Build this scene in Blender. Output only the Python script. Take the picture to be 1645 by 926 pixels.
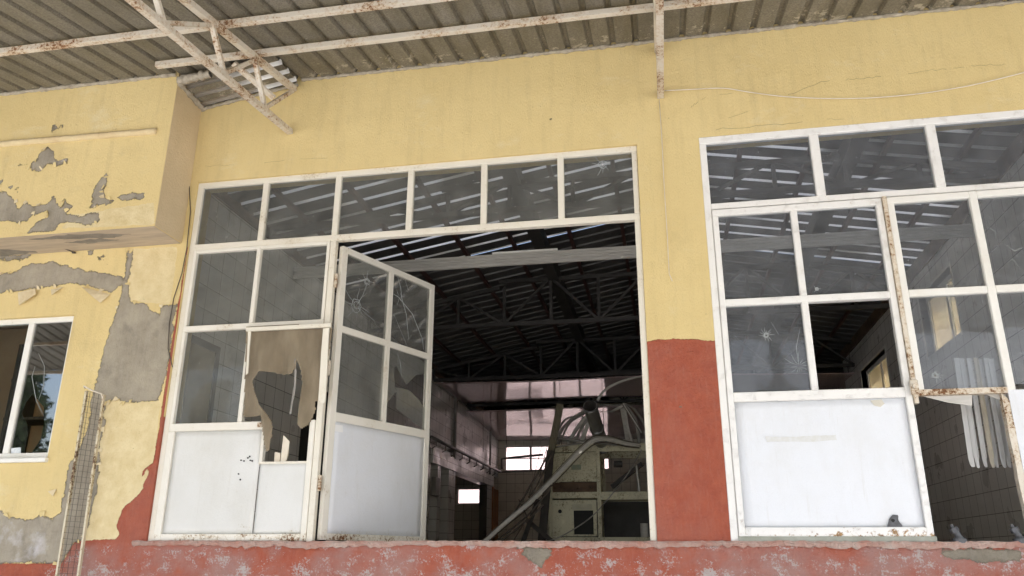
import bpy, bmesh, math, random
import numpy as np
from mathutils import Vector, Matrix
from mathutils.geometry import tessellate_polygon
random.seed(7); rng = np.random.RandomState(7)
for o in list(bpy.data.objects): bpy.data.objects.remove(o)
sc = bpy.context.scene; col = sc.collection

# ------------------------------------------------------------ camera, light
YAW, PIT, ROL, FPX, D, EYE = math.radians(10.8), math.radians(18.7), math.radians(0.25), 1280.0, 5.5, 1.6
fw = Vector((-math.sin(YAW)*math.cos(PIT), math.cos(YAW)*math.cos(PIT), math.sin(PIT)))
_r = Vector((math.cos(YAW), math.sin(YAW), 0)); _u = _r.cross(fw)
rt = _r*math.cos(ROL) + _u*math.sin(ROL); up = -_r*math.sin(ROL) + _u*math.cos(ROL)
cam = bpy.data.objects.new('camera', bpy.data.cameras.new('camera')); col.objects.link(cam)
cam.matrix_world = Matrix(((rt.x, up.x, -fw.x, 0), (rt.y, up.y, -fw.y, -D), (rt.z, up.z, -fw.z, EYE), (0, 0, 0, 1)))
cam.data.sensor_width = 36; cam.data.lens = FPX/1645*36; cam.data.clip_end = 1500; cam.data.clip_start = 0.05
sc.camera = cam
SUN_EL, SUN_AZ = math.radians(52), math.radians(150)      # azimuth clockwise from +Y
w = bpy.data.worlds.new('World'); sc.world = w; w.use_nodes = True
sky = w.node_tree.nodes.new('ShaderNodeTexSky'); sky.sky_type = 'NISHITA'; sky.sun_disc = False
sky.sun_elevation = SUN_EL; sky.sun_rotation = SUN_AZ; sky.dust_density = 3.5
bg = w.node_tree.nodes['Background']; w.node_tree.links.new(sky.outputs[0], bg.inputs[0]); bg.inputs[1].default_value = 0.15
sun = bpy.data.objects.new('sun', bpy.data.lights.new('sun', 'SUN')); col.objects.link(sun)
sun.data.energy = 4.2; sun.data.angle = math.radians(0.5); sun.data.color = (1, .95, .87)
sd = Vector((math.sin(SUN_AZ)*math.cos(SUN_EL), math.cos(SUN_AZ)*math.cos(SUN_EL), math.sin(SUN_EL)))
sun.rotation_euler = sd.to_track_quat('Z', 'Y').to_euler(); sun.location = sd*30
sc.view_settings.view_transform = 'Standard'; sc.view_settings.look = 'None'
sc.view_settings.exposure = 1.65; sc.view_settings.gamma = 1
sc.render.engine = 'CYCLES'
sc.cycles.max_bounces = 10; sc.cycles.transparent_max_bounces = 16; sc.cycles.diffuse_bounces = 6

def at(px, py, Y=0.0, X=None):
    """measured point of the photograph on a wall of the building (plane Y=.. or X=..)"""
    d = rt*((px-822.5)/FPX) - up*((py-463)/FPX) + fw
    t = (X/d.x) if X is not None else (Y+D)/d.y
    return Vector((0, -D, EYE)) + d*t

# ------------------------------------------------------------ material tools
def new_mat(name):
    m = bpy.data.materials.new(name); m.use_nodes = True; nt = m.node_tree
    return m, nt, nt.nodes['Principled BSDF']
class NT:
    def __init__(s, name):
        s.m, s.nt, s.b = new_mat(name); s.n = s.nt.nodes; s.l = s.nt.links
        s.tc = s.n.new('ShaderNodeTexCoord').outputs['Object']
    def link(s, a, b): s.l.new(a, b)
    def mapv(s, scale=(1, 1, 1)):
        x = s.n.new('ShaderNodeMapping'); x.inputs['Scale'].default_value = scale; s.link(s.tc, x.inputs[0]); return x.outputs[0]
    def noise(s, scale, detail=4, rough=.55, vec=None, dist=0):
        x = s.n.new('ShaderNodeTexNoise'); x.inputs['Scale'].default_value = scale; x.inputs['Detail'].default_value = detail
        x.inputs['Roughness'].default_value = rough; x.inputs['Distortion'].default_value = dist
        s.link(vec or s.tc, x.inputs['Vector']); return x.outputs['Fac']
    def ramp(s, f, a, b, lo=0, hi=1):
        x = s.n.new('ShaderNodeMapRange'); x.inputs[1].default_value = a; x.inputs[2].default_value = b
        x.inputs[3].default_value = lo; x.inputs[4].default_value = hi; s.link(f, x.inputs[0]); return x.outputs[0]
    def mix(s, f, a, b):
        x = s.n.new('ShaderNodeMix'); x.data_type = 'RGBA'
        for v, i in ((f, 0), (a, 6), (b, 7)):
            if hasattr(v, 'is_linked') or isinstance(v, bpy.types.NodeSocket): s.link(v, x.inputs[i])
            elif i == 0: x.inputs[0].default_value = v
            else: x.inputs[i].default_value = (*v, 1)
        return x.outputs[2]
    def math(s, op, a, b=0.0, c=None):
        x = s.n.new('ShaderNodeMath'); x.operation = op
        for i, v in enumerate((a, b) if c is None else (a, b, c)):
            if isinstance(v, bpy.types.NodeSocket): s.link(v, x.inputs[i])
            else: x.inputs[i].default_value = v
        return x.outputs[0]
    def attr(s, name):
        x = s.n.new('ShaderNodeAttribute'); x.attribute_name = name; return x.outputs['Fac']
    def bump(s, h, dist, strength=1.0):
        x = s.n.new('ShaderNodeBump'); x.inputs['Strength'].default_value = strength; x.inputs['Distance'].default_value = dist
        s.link(h, x.inputs['Height'])
        p = s.b.inputs['Normal']
        if p.is_linked: s.link(p.links[0].from_socket, x.inputs['Normal'])
        s.link(x.outputs[0], p)
    def base(s, c):
        if isinstance(c, bpy.types.NodeSocket): s.link(c, s.b.inputs['Base Color'])
        else: s.b.inputs['Base Color'].default_value = (*c, 1)
    def set(s, rough=None, metal=None):
        if rough is not None: s.b.inputs['Roughness'].default_value = rough
        if metal is not None: s.b.inputs['Metallic'].default_value = metal

def simple(name, c, c2=None, scale=8, rough=.7, metal=0, bump=0, bscale=60, stretch=(1, 1, 1)):
    t = NT(name); v = t.mapv(stretch)
    t.base(t.mix(t.ramp(t.noise(scale, 5, .6, v), .3, .7), c, c2 or tuple(x*.7 for x in c)))
    t.set(rough, metal)
    if bump: t.bump(t.noise(bscale, 3, .6, v), bump)
    return t.m

def painted(name, c, dirt=(.42, .34, .2), rust=(.22, .075, .02), amount=.62, rough=.5, band=None):
    """old gloss paint over steel: grime in clouds, chips with rust"""
    t = NT(name)
    n1 = t.noise(3.1, 6, .62); n2 = t.noise(48, 6, .78); n3 = t.noise(160, 3, .6)
    c1 = t.mix(t.ramp(n1, .45, .8, 0, .45), c, tuple(a*.5+b*.5 for a, b in zip(c, dirt)))
    c2 = t.mix(t.ramp(n3, .5, .75, 0, .25), c1, tuple(a*.8 for a in c))
    k = t.math('ADD', t.math('MULTIPLY', n1, .45), t.math('MULTIPLY', n2, .55))
    if band:
        sep = t.n.new('ShaderNodeSeparateXYZ'); t.link(t.tc, sep.inputs[0])
        k = t.math('ADD', k, t.math('MULTIPLY', t.ramp(sep.outputs['Z'], band[0], band[1], 1, 0), band[2]))
    halo = t.mix(t.ramp(k, amount-.07, amount+.01, 0, .75), c2, dirt)
    chip = t.ramp(k, amount, amount+.03)
    t.base(t.mix(chip, halo, t.mix(t.ramp(n3, .35, .65), rust, (.1, .04, .015))))
    t.set(rough); t.link(t.ramp(chip, 0, 1, rough, .9), t.b.inputs['Roughness'])
    t.bump(t.noise(90, 4, .6), .0012); t.bump(t.math('SUBTRACT', 1.0, chip), .001, .7)
    return t.m

def crackle(name, c):
    """thick flaking white paint on the right frame"""
    t = NT(name)
    v = t.n.new('ShaderNodeTexVoronoi'); v.feature = 'DISTANCE_TO_EDGE'; v.inputs['Scale'].default_value = 13
    nz = t.n.new('ShaderNodeTexNoise'); nz.inputs['Scale'].default_value = 9; nz.inputs['Detail'].default_value = 4
    t.link(t.tc, nz.inputs['Vector'])
    add = t.n.new('ShaderNodeVectorMath'); add.operation = 'MULTIPLY_ADD'; add.inputs[1].default_value = (.35, .35, .35)
    t.link(nz.outputs['Color'], add.inputs[0]); t.link(t.tc, add.inputs[2]); t.link(add.outputs[0], v.inputs['Vector'])
    e = t.ramp(v.outputs['Distance'], 0, .022)
    patch = t.ramp(t.noise(5, 5, .6), .5, .56)
    flake = t.ramp(t.noise(13, 7, .8), .565, .585)
    cr = t.math('MULTIPLY', t.math('SUBTRACT', 1.0, e), patch)
    c1 = t.mix(t.math('MULTIPLY', cr, .13), c, (.36, .31, .24))
    c2 = t.mix(t.math('MULTIPLY', flake, .35), c1, (.66, .63, .57))
    c2 = t.mix(t.ramp(t.noise(70, 5, .8), .62, .66, 0, .6), c2, (.33, .27, .19))
    sep = t.n.new('ShaderNodeSeparateXYZ'); t.link(t.tc, sep.inputs[0])
    c2 = t.mix(t.ramp(sep.outputs['Z'], 2.6, 3.3), t.mix(t.ramp(t.noise(40, 4, .7), .6, .7, 0, .3), c, (.55, .52, .45)), c2)
    low = t.math('MULTIPLY', t.ramp(sep.outputs['Z'], 1.74, 1.80, 1, 0), t.ramp(sep.outputs['X'], .6, 1.5, .35, 1))
    rust = t.ramp(t.math('ADD', t.noise(26, 6, .75), t.math('MULTIPLY', low, .22)), .66, .72)
    t.base(t.mix(rust, c2, t.mix(t.ramp(t.noise(90, 3), .4, .6), (.42, .27, .12), (.24, .12, .05)))); t.set(.6)
    t.bump(t.math('SUBTRACT', 1.0, t.math('ADD', t.math('MULTIPLY', cr, .3), flake)), .0012); t.bump(t.noise(70, 4), .0012)
    return t.m

# ------------------------------------------------------------ mesh tools
class MB:
    def __init__(s): s.v = []; s.f = []; s.mi = []
    def add(s, vs, fs, mi=0):
        k = len(s.v); s.v += [tuple(x) for x in vs]; s.f += [tuple(i+k for i in f) for f in fs]; s.mi += [mi]*len(fs)
    def box(s, x0, x1, y0, y1, z0, z1, mi=0, b=0.0):
        if x1 < x0: x0, x1 = x1, x0
        if b <= 0:
            v = [(x, y, z) for x in (x0, x1) for y in (y0, y1) for z in (z0, z1)]
            s.add(v, [(0, 1, 3, 2), (4, 6, 7, 5), (0, 4, 5, 1), (2, 3, 7, 6), (0, 2, 6, 4), (1, 5, 7, 3)], mi); return s
        bm = bmesh.new(); bmesh.ops.create_cube(bm, size=1)
        for q in bm.verts: q.co = Vector(((x0+x1)/2+q.co.x*(x1-x0), (y0+y1)/2+q.co.y*(y1-y0), (z0+z1)/2+q.co.z*(z1-z0)))
        bmesh.ops.bevel(bm, geom=bm.edges[:], offset=b, segments=1, affect='EDGES')
        bm.verts.index_update(); s.add([q.co for q in bm.verts], [[q.index for q in f.verts] for f in bm.faces], mi); bm.free(); return s
    def bar(s, a, b, w, h=None, mi=0, upv=(0, 0, 1), bev=0.0):
        """square bar from a to b, w across, h in the up direction"""
        a = Vector(a); b = Vector(b); h = h or w; d = (b-a).normalized(); U = Vector(upv)
        if abs(d.dot(U)) > .97: U = Vector((0, 1, 0)) if abs(d.y) < .9 else Vector((1, 0, 0))
        S = d.cross(U).normalized(); U = S.cross(d).normalized()
        o = [(-w/2, -h/2), (w/2, -h/2), (w/2, h/2), (-w/2, h/2)]
        if bev:
            o = []
            for sx, sy in ((-1, -1), (1, -1), (1, 1), (-1, 1)):
                p = (sx*w/2, sy*h/2); q1 = (p[0]-sx*bev, p[1]); q2 = (p[0], p[1]-sy*bev)
                o += [q1, q2] if sx*sy > 0 and sx < 0 or False else ([q2, q1] if sx*sy < 0 else [q1, q2])
            o = [(-w/2+bev, -h/2), (w/2-bev, -h/2), (w/2, -h/2+bev), (w/2, h/2-bev), (w/2-bev, h/2), (-w/2+bev, h/2), (-w/2, h/2-bev), (-w/2, -h/2+bev)]
        n = len(o); v = [p+S*x+U*y for p in (a, b) for x, y in o]
        s.add(v, [(i, (i+1) % n, (i+1) % n+n, i+n) for i in range(n)]+[tuple(range(n))[::-1], tuple(range(n, 2*n))], mi); return s
    def tube(s, pts, r, n=8, mi=0, cap=True, r2=None):
        pts = [Vector(p) for p in pts]; rings = []; U = None
        for i, p in enumerate(pts):
            d = (pts[min(i+1, len(pts)-1)]-pts[max(i-1, 0)]).normalized()
            if U is None: U = d.orthogonal().normalized()
            U = (U-d*U.dot(d)).normalized(); S = d.cross(U)
            rr = r if r2 is None else r+(r2-r)*i/(len(pts)-1)
            rings.append([p+(U*math.cos(t)+S*math.sin(t))*rr for t in [2*math.pi*k/n for k in range(n)]])
        v = [q for g in rings for q in g]; f = []
        for i in range(len(rings)-1):
            for k in range(n): f.append((i*n+k, i*n+(k+1) % n, (i+1)*n+(k+1) % n, (i+1)*n+k))
        if cap: f += [tuple(range(n))[::-1], tuple(range((len(rings)-1)*n, len(rings)*n))]
        s.add(v, f, mi); return s
    def ribbon(s, pts, w, t, side=(1, 0, 0), mi=0):
        """flat strip of width w and thickness t along pts"""
        pts = [Vector(p) for p in pts]; v = []; f = []
        for i, p in enumerate(pts):
            d = (pts[min(i+1, len(pts)-1)]-pts[max(i-1, 0)]).normalized(); S = Vector(side); S = (S-d*S.dot(d)).normalized(); N = S.cross(d)
            v += [p-S*w/2-N*t/2, p+S*w/2-N*t/2, p+S*w/2+N*t/2, p-S*w/2+N*t/2]
        for i in range(len(pts)-1):
            for k in range(4): f.append((i*4+k, i*4+(k+1) % 4, i*4+4+(k+1) % 4, i*4+4+k))
        m = (len(pts)-1)*4; f += [(3, 2, 1, 0), (m, m+1, m+2, m+3)]; s.add(v, f, mi); return s
    def prism(s, outline, y0, y1, holes=(), mi=0, fn=None):
        """outline and holes in (x,z), from y0 to y1; fn maps (x,y,z) to a world point"""
        loops = [list(outline)]+[list(h) for h in holes]
        flat = [p for L in loops for p in L]
        tris = tessellate_polygon([[Vector((p[0], p[1], 0)) for p in L] for L in loops])
        fn = fn or (lambda x, y, z: (x, y, z)); n = len(flat)
        v = [fn(p[0], y0, p[1]) for p in flat]+[fn(p[0], y1, p[1]) for p in flat]
        f = [tuple(t) for t in tris]+[tuple(i+n for i in t[::-1]) for t in tris]; k = 0
        for L in loops:
            m = len(L)
            for i in range(m): a, b = k+i, k+(i+1) % m; f.append((a, b, b+n, a+n))
            k += m
        s.add(v, f, mi); return s
    def build(s, name, mats, parent=None, smooth=False, recalc=True):
        me = bpy.data.meshes.new(name); me.from_pydata([tuple(v) for v in s.v], [], s.f)
        if not isinstance(mats, (list, tuple)): mats = [mats]
        for m in mats: me.materials.append(m)
        me.polygons.foreach_set('material_index', s.mi)
        if recalc:
            bm = bmesh.new(); bm.from_mesh(me); bmesh.ops.recalc_face_normals(bm, faces=bm.faces[:]); bm.to_mesh(me); bm.free()
        if smooth: me.polygons.foreach_set('use_smooth', [True]*len(me.polygons))
        me.update(); o = bpy.data.objects.new(name, me); col.objects.link(o)
        if parent is not None:
            o.parent = parent; o.matrix_parent_inverse = world_of(parent).inverted()
        return o
def world_of(o):
    m = o.matrix_basis.copy()
    if o.parent is not None: m = world_of(o.parent) @ o.matrix_parent_inverse @ m
    return m
def tag(o, label=None, cat=None, group=None, kind=None):
    for k, v in (('label', label), ('category', cat), ('group', group), ('kind', kind)):
        if v: o[k] = v
    return o
def empty(name, loc, label, cat, group=None):
    o = bpy.data.objects.new(name, None); col.objects.link(o); o.location = loc; o.empty_display_size = .2
    return tag(o, label, cat, group)

def sdf(P, poly):
    """signed distance (+ inside) of points P (n,2) to a polygon"""
    poly = np.array(poly, float); d = np.full(len(P), 1e9); ins = np.zeros(len(P), bool)
    for i in range(len(poly)):
        a = poly[i]; b = poly[(i+1) % len(poly)]; ab = b-a; t = np.clip(((P-a)@ab)/max(ab@ab, 1e-12), 0, 1)
        d = np.minimum(d, np.hypot(*(P-a-t[:, None]*ab).T))
        c = ((a[1] > P[:, 1]) != (b[1] > P[:, 1])); 
        with np.errstate(divide='ignore', invalid='ignore'):
            xi = (b[0]-a[0])*(P[:, 1]-a[1])/(b[1]-a[1])+a[0]
        ins ^= c & (P[:, 0] < xi)
    return np.where(ins, d, -d)
def onplane(pts, Y=0.0):
    return [(p.x, p.z) for p in (at(x, y, Y) for x, y in pts)]
def grid_wall(name, xs, zs, Y, depth, openings, masks, mat, parent, jitter=0.0, back=True):
    """wall whose front face is a fine grid carrying painted-area distances; openings are real holes"""
    xs = np.unique(np.round(np.array(sorted(xs)), 4)); zs = np.unique(np.round(np.array(sorted(zs)), 4))
    X, Z = np.meshgrid(xs, zs); P = np.stack([X.ravel(), Z.ravel()], 1); nx, nz = len(xs), len(zs)
    v = [(p[0], Y, p[1]) for p in P]; f = []
    def hole(x, z): return any(a < x < b and c < z < d for a, b, c, d in openings)
    for j in range(nz-1):
        zc = (zs[j]+zs[j+1])/2
        for i in range(nx-1):
            if hole((xs[i]+xs[i+1])/2, zc): continue
            a = j*nx+i; f.append((a, a+1, a+1+nx, a+nx))
    me = bpy.data.meshes.new(name); n0 = len(v)
    def quad(pts): k = len(v); v.extend(pts); f.append((k, k+1, k+2, k+3))
    for a, b, c, d in openings:
        quad([(a, Y, c), (a, Y+depth, c), (a, Y+depth, d), (a, Y, d)]); quad([(b, Y, c), (b, Y, d), (b, Y+depth, d), (b, Y+depth, c)])
        quad([(a, Y, d), (a, Y+depth, d), (b, Y+depth, d), (b, Y, d)]); quad([(a, Y, c), (b, Y, c), (b, Y+depth, c), (a, Y+depth, c)])
    x0, x1, z0, z1 = xs[0], xs[-1], zs[0], zs[-1]; Yb = Y+depth
    quad([(x0, Y, z0), (x0, Y, z1), (x0, Yb, z1), (x0, Yb, z0)]); quad([(x1, Y, z0), (x1, Yb, z0), (x1, Yb, z1), (x1, Y, z1)])
    quad([(x0, Y, z1), (x1, Y, z1), (x1, Yb, z1), (x0, Yb, z1)]); quad([(x0, Y, z0), (x0, Yb, z0), (x1, Yb, z0), (x1, Y, z0)])
    if back:
        bx = sorted({x0, x1, *[q for o in openings for q in o[:2] if x0 < q < x1]}); bz = sorted({z0, z1, *[q for o in openings for q in o[2:] if z0 < q < z1]})
        for i in range(len(bx)-1):
            for j in range(len(bz)-1):
                if not hole((bx[i]+bx[i+1])/2, (bz[j]+bz[j+1])/2):
                    quad([(bx[i], Yb, bz[j]), (bx[i], Yb, bz[j+1]), (bx[i+1], Yb, bz[j+1]), (bx[i+1], Yb, bz[j])])
    me.from_pydata(v, [], f); me.materials.append(mat)
    Pall = np.array([(q[0], q[2]) for q in v])
    for nm, polys in masks.items():
        val = np.full(len(Pall), -1.0)
        for pl in polys: val = np.maximum(val, sdf(Pall, pl))
        at_ = me.attributes.new(nm, 'FLOAT', 'POINT'); at_.data.foreach_set('value', np.clip(val, -.5, .5).astype(np.float32))
    me.update(); o = bpy.data.objects.new(name, me); col.objects.link(o)
    o.parent = parent; o.matrix_parent_inverse = world_of(parent).inverted(); return o
def lin(a, b, step): return list(np.linspace(a, b, max(2, int(round((b-a)/step))+1)))

# ------------------------------------------------------------ materials
def stucco(name, block=False):
    t = NT(name)
    fine = t.noise(55, 4, .7); mid = t.noise(9, 6, .65); big = t.noise(1.1, 4, .6); grit = t.noise(210, 3, .6)
    def area(a, amp1=.05, amp2=.035, soft=.003):
        x = t.math('ADD', t.attr(a), t.math('MULTIPLY', t.math('SUBTRACT', mid, .5), amp1*2))
        x = t.math('ADD', x, t.math('MULTIPLY', t.math('SUBTRACT', fine, .5), amp2))
        return t.ramp(x, 0, soft)
    yel = t.mix(t.ramp(big, .3, .7), (.78, .625, .31), (.70, .55, .26))
    yel = t.mix(t.ramp(mid, .55, .8, 0, .3), yel, (.66, .56, .33))
    yel = t.mix(t.ramp(t.noise(2.3, 8, .72), .56, .8, 0, .35), yel, (.42, .33, .17))
    streak = t.ramp(t.noise(3.2, 6, .7, t.mapv((3.2, 1, .35))), .5, .78, 0, .38)
    yel = t.mix(streak, yel, (.50, .39, .20))
    yel = t.mix(t.ramp(t.noise(1.9, 7, .7, t.mapv((1, 1, 1.6))), .58, .7, 0, .35), yel, (.80, .72, .50))
    speck = t.ramp(t.noise(26, 5, .8), .70, .74, 0, .45)
    yel = t.mix(speck, yel, (.33, .25, .12))
    pale = t.mix(t.ramp(mid, .35, .7), (.78, .66, .40), (.66, .53, .28))
    mould = t.ramp(t.noise(14, 7, .75), .6, .72, 0, .55)
    pale = t.mix(mould, pale, (.40, .37, .20))
    c = t.mix(area('pale', .03, .02), yel, pale)
    cem = t.mix(t.ramp(t.noise(4, 7, .7), .3, .7), (.45, .40, .31), (.26, .23, .18))
    stri = t.noise(7, 6, .7, t.mapv((5, 1, .5)))
    cem = t.mix(t.ramp(stri, .45, .7, 0, .5), cem, (.42, .38, .32))
    cem = t.mix(t.ramp(t.noise(3.1, 5, .6), .56, .68, 0, .55), cem, (.17, .16, .14))
    red = t.mix(t.ramp(mid, .35, .7), (.56, .155, .09), (.46, .12, .075))
    red = t.mix(t.ramp(t.noise(2, 5, .6), .45, .75, 0, .5), red, (.52, .24, .19))
    # lime bloom on the plinth
    s = t.math('ADD', t.math('MULTIPLY', t.noise(6.5, 8, .72, t.mapv((1, 1, 1.3))), .62), t.math('MULTIPLY', t.noise(70, 4, .8), .38))
    bloom = t.ramp(t.math('ADD', s, t.math('MULTIPLY', t.attr('salt'), .10)), .54, .585)
    wash = t.ramp(t.math('ADD', t.noise(1.7, 5, .65), t.math('MULTIPLY', t.attr('salt'), .05)), .45, .64, 0, .6)
    onred = t.ramp(t.attr('salt'), -.02, .03)
    red = t.mix(t.math('MULTIPLY', wash, onred), red, (.50, .37, .34))
    red = t.mix(t.math('MULTIPLY', t.math('MULTIPLY', bloom, onred), .9), red, (.63, .58, .56))
    brush = t.noise(16, 6, .75, t.mapv((3, 1, .6))); red = t.mix(t.ramp(brush, .5, .75, 0, .5), red, (.56, .25, .19)); red = t.mix(t.ramp(t.noise(21, 6, .8), .68, .71, 0, .85), red, (.66, .58, .44))
    sp = t.ramp(t.noise(120, 2, .6), .70, .73, 0, .8)
    red = t.mix(t.math('MULTIPLY', sp, t.ramp(big, .4, .6)), red, (.6, .45, .36))
    mred, mcem = area('red', .018, .022), area('cem', .055, .035)
    c = t.mix(mred, c, red)
    flour = t.ramp(t.math('ADD', t.attr('lime'), t.math('MULTIPLY', t.math('SUBTRACT', t.noise(5, 5, .6), .5), .5)), 0, .13)
    cem = t.mix(t.math('MULTIPLY', flour, .85), cem, (.66, .64, .66))
    c = t.mix(mcem, c, cem)
    edge = t.math('MULTIPLY', mcem, t.math('SUBTRACT', 1.0, t.ramp(t.math('ADD', t.attr('cem'), t.math('ADD', t.math('MULTIPLY', t.math('SUBTRACT', mid, .5), .11), t.math('MULTIPLY', t.math('SUBTRACT', fine, .5), .035))), .006, .014)))
    c = t.mix(t.math('MULTIPLY', edge, .38), c, (.14, .11, .07))  # painted shade along the broken plaster edge of the cement patches
    # hairline cracks and pits
    v = t.n.new('ShaderNodeTexVoronoi'); v.feature = 'DISTANCE_TO_EDGE'; v.inputs['Scale'].default_value = 1.15
    nz = t.n.new('ShaderNodeTexNoise'); nz.inputs['Scale'].default_value = 3.5; nz.inputs['Detail'].default_value = 7; nz.inputs['Roughness'].default_value = .7; t.link(t.tc, nz.inputs['Vector'])
    ad = t.n.new('ShaderNodeVectorMath'); ad.operation = 'MULTIPLY_ADD'; ad.inputs[1].default_value = (.6, .6, .6)
    t.link(nz.outputs['Color'], ad.inputs[0]); t.link(t.tc, ad.inputs[2]); t.link(ad.outputs[0], v.inputs['Vector'])
    ck = t.math('MULTIPLY', t.math('SUBTRACT', 1.0, t.ramp(v.outputs['Distance'], 0, .004)), t.ramp(t.noise(1.7, 2), .56, .62))
    c = t.mix(t.math('MULTIPLY', ck, .12), c, (.2, .14, .06))
    pit = t.ramp(t.noise(38, 2, .5), .765, .78)
    c = t.mix(t.math('MULTIPLY', pit, .6), c, (.22, .18, .1))
    t.base(c); t.set(.85); t.b.inputs['Specular IOR Level'].default_value = .2
    rough = t.noise(62, 5, .75, t.mapv((1.6, 1, .8)))
    t.bump(rough, .012, .75); t.bump(grit, .004, .5)
    t.bump(t.math('SUBTRACT', 1.0, mcem), .02); t.bump(t.noise(2.6, 4, .6), .03, .5); t.bump(t.math('MULTIPLY', mred, t.noise(34, 5, .75)), .04, .9)
    t.bump(t.math('SUBTRACT', 1.0, pit), .003)
    return t.m
M = {}
M['stucco'] = stucco('stucco')
M['white'] = painted('white_paint', (.80, .79, .74), amount=.665)
M['trans'] = painted('cream_paint', (.74, .70, .60), dirt=(.5, .42, .28), amount=.62)
M['flaky'] = crackle('flaking_paint', (.80, .79, .76))
M['panel'] = painted('panel_paint', (.71, .73, .765), dirt=(.58, .56, .50), amount=.70, rough=.35, band=(1.78, 1.85, .09))
M['transb'] = painted('cream_paint_low', (.76, .73, .65), dirt=(.5, .42, .28), amount=.64, band=(1.74, 1.80, .10))
M['rusty'] = painted('rusty_frame', (.66, .60, .50), dirt=(.42, .28, .14), rust=(.22, .10, .04), amount=.535)
M['steel'] = painted('truss_paint', (.64, .59, .50), dirt=(.46, .31, .17), rust=(.30, .14, .06), amount=.555)
M['machine'] = painted('machine_paint', (.56, .53, .37), dirt=(.20, .165, .09), rust=(.08, .04, .02), amount=.575)
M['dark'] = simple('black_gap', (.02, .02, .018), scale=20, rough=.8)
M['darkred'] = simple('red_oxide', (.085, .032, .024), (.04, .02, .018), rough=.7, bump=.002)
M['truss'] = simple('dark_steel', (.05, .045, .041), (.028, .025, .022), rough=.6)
M['brown'] = simple('rusty_beam', (.17, .11, .07), (.07, .045, .03), scale=6, rough=.9, bump=.01, bscale=25)
M['pvc'] = simple('dusty_pvc', (.58, .56, .52), (.42, .40, .36), scale=5, rough=.45, stretch=(1, 6, 6))
M['slat'] = simple('slat_pvc', (.76, .76, .74), (.52, .51, .49), scale=4, rough=.45, stretch=(9, 9, .4))
M['slatwarm'] = simple('yellowed_pvc', (.66, .60, .48), (.5, .45, .35), rough=.45)
M['pvcdark'] = simple('old_pvc', (.30, .285, .26), (.19, .18, .16), scale=5, rough=.45)
M['wood'] = simple('old_timber', (.17, .15, .10), (.09, .08, .055), scale=9, rough=.85, stretch=(8, 8, 1), bump=.003)
M['wooddark'] = simple('dark_timber', (.06, .052, .045), (.035, .03, .026), scale=9, rough=.85)
M['mortar'] = simple('mortar', (.50, .45, .36), (.30, .26, .2), scale=22, rough=.95, bump=.012, bscale=70)
M['slab'] = simple('slab', (.30, .27, .22), (.17, .15, .12), scale=5, rough=.95, bump=.008)
M['wire'] = simple('dark_wire', (.10, .08, .06), rough=.7)
M['whitewire'] = simple('pale_cable', (.78, .72, .60), (.6, .52, .4), rough=.6)
M['duct'] = simple('duct_metal', (.42, .42, .43), (.3, .3, .3), scale=8, rough=.3, metal=.9)
M['lead'] = simple('grey_cast_metal', (.13, .135, .15), (.06, .06, .06), scale=30, rough=.55, metal=.2)
M['room'] = simple('room_wall', (.74, .56, .32), (.6, .42, .22), scale=2, rough=.95)
M['interiorwall'] = simple('bare_render', (.28, .25, .21), (.2, .18, .15), scale=3, rough=.95, bump=.01)
M['orange'] = simple('orange_door', (.40, .17, .06), rough=.6)
M['barkm'] = simple('bark', (.10, .07, .045), scale=10, rough=.95)
M['leaf'] = simple('needles', (.045, .085, .03), (.09, .12, .045), scale=1.5, rough=.8)
M['leaf2'] = simple('needles_dark', (.03, .06, .024), (.06, .09, .035), scale=1.5, rough=.8)
M['crack'] = simple('glass_crack', (.50, .53, .53), (.3, .32, .32), scale=40, rough=.3)

def tiles(name, c, grout, sx=.2, sy=.2, rough=.22, axis='Y'):
    t = NT(name)
    sep = t.n.new('ShaderNodeSeparateXYZ'); t.link(t.tc, sep.inputs[0])
    cb = t.n.new('ShaderNodeCombineXYZ'); t.link(sep.outputs['Y' if axis == 'Y' else 'X'], cb.inputs[0]); t.link(sep.outputs['Z'], cb.inputs[1])
    b = t.n.new('ShaderNodeTexBrick'); b.offset = 0; b.inputs['Scale'].default_value = 1
    b.inputs['Brick Width'].default_value = sx; b.inputs['Row Height'].default_value = sy; b.inputs['Mortar Size'].default_value = .0035; b.inputs['Mortar Smooth'].default_value = .3
    b.inputs['Color1'].default_value = (*c, 1); b.inputs['Color2'].default_value = (*[x*.9 for x in c], 1); b.inputs['Mortar'].default_value = (*grout, 1)
    t.link(cb.outputs[0], b.inputs['Vector'])
    t.base(t.mix(t.ramp(t.noise(1.6, 6, .65), .4, .8, 0, .35), b.outputs['Color'], (.33, .29, .22)))
    t.set(rough); t.link(t.ramp(t.noise(3, 4), .3, .7, rough, rough+.3), t.b.inputs['Roughness'])
    t.bump(t.math('SUBTRACT', 1.0, b.outputs['Fac']), .002)
    return t.m
M['tileY'] = tiles('wall_tiles', (.74, .73, .69), (.10, .09, .08), .2, .2)
M['tileX'] = tiles('end_wall_tiles', (.78, .74, .64), (.2, .17, .13), .2, .2, axis='X')

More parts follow.
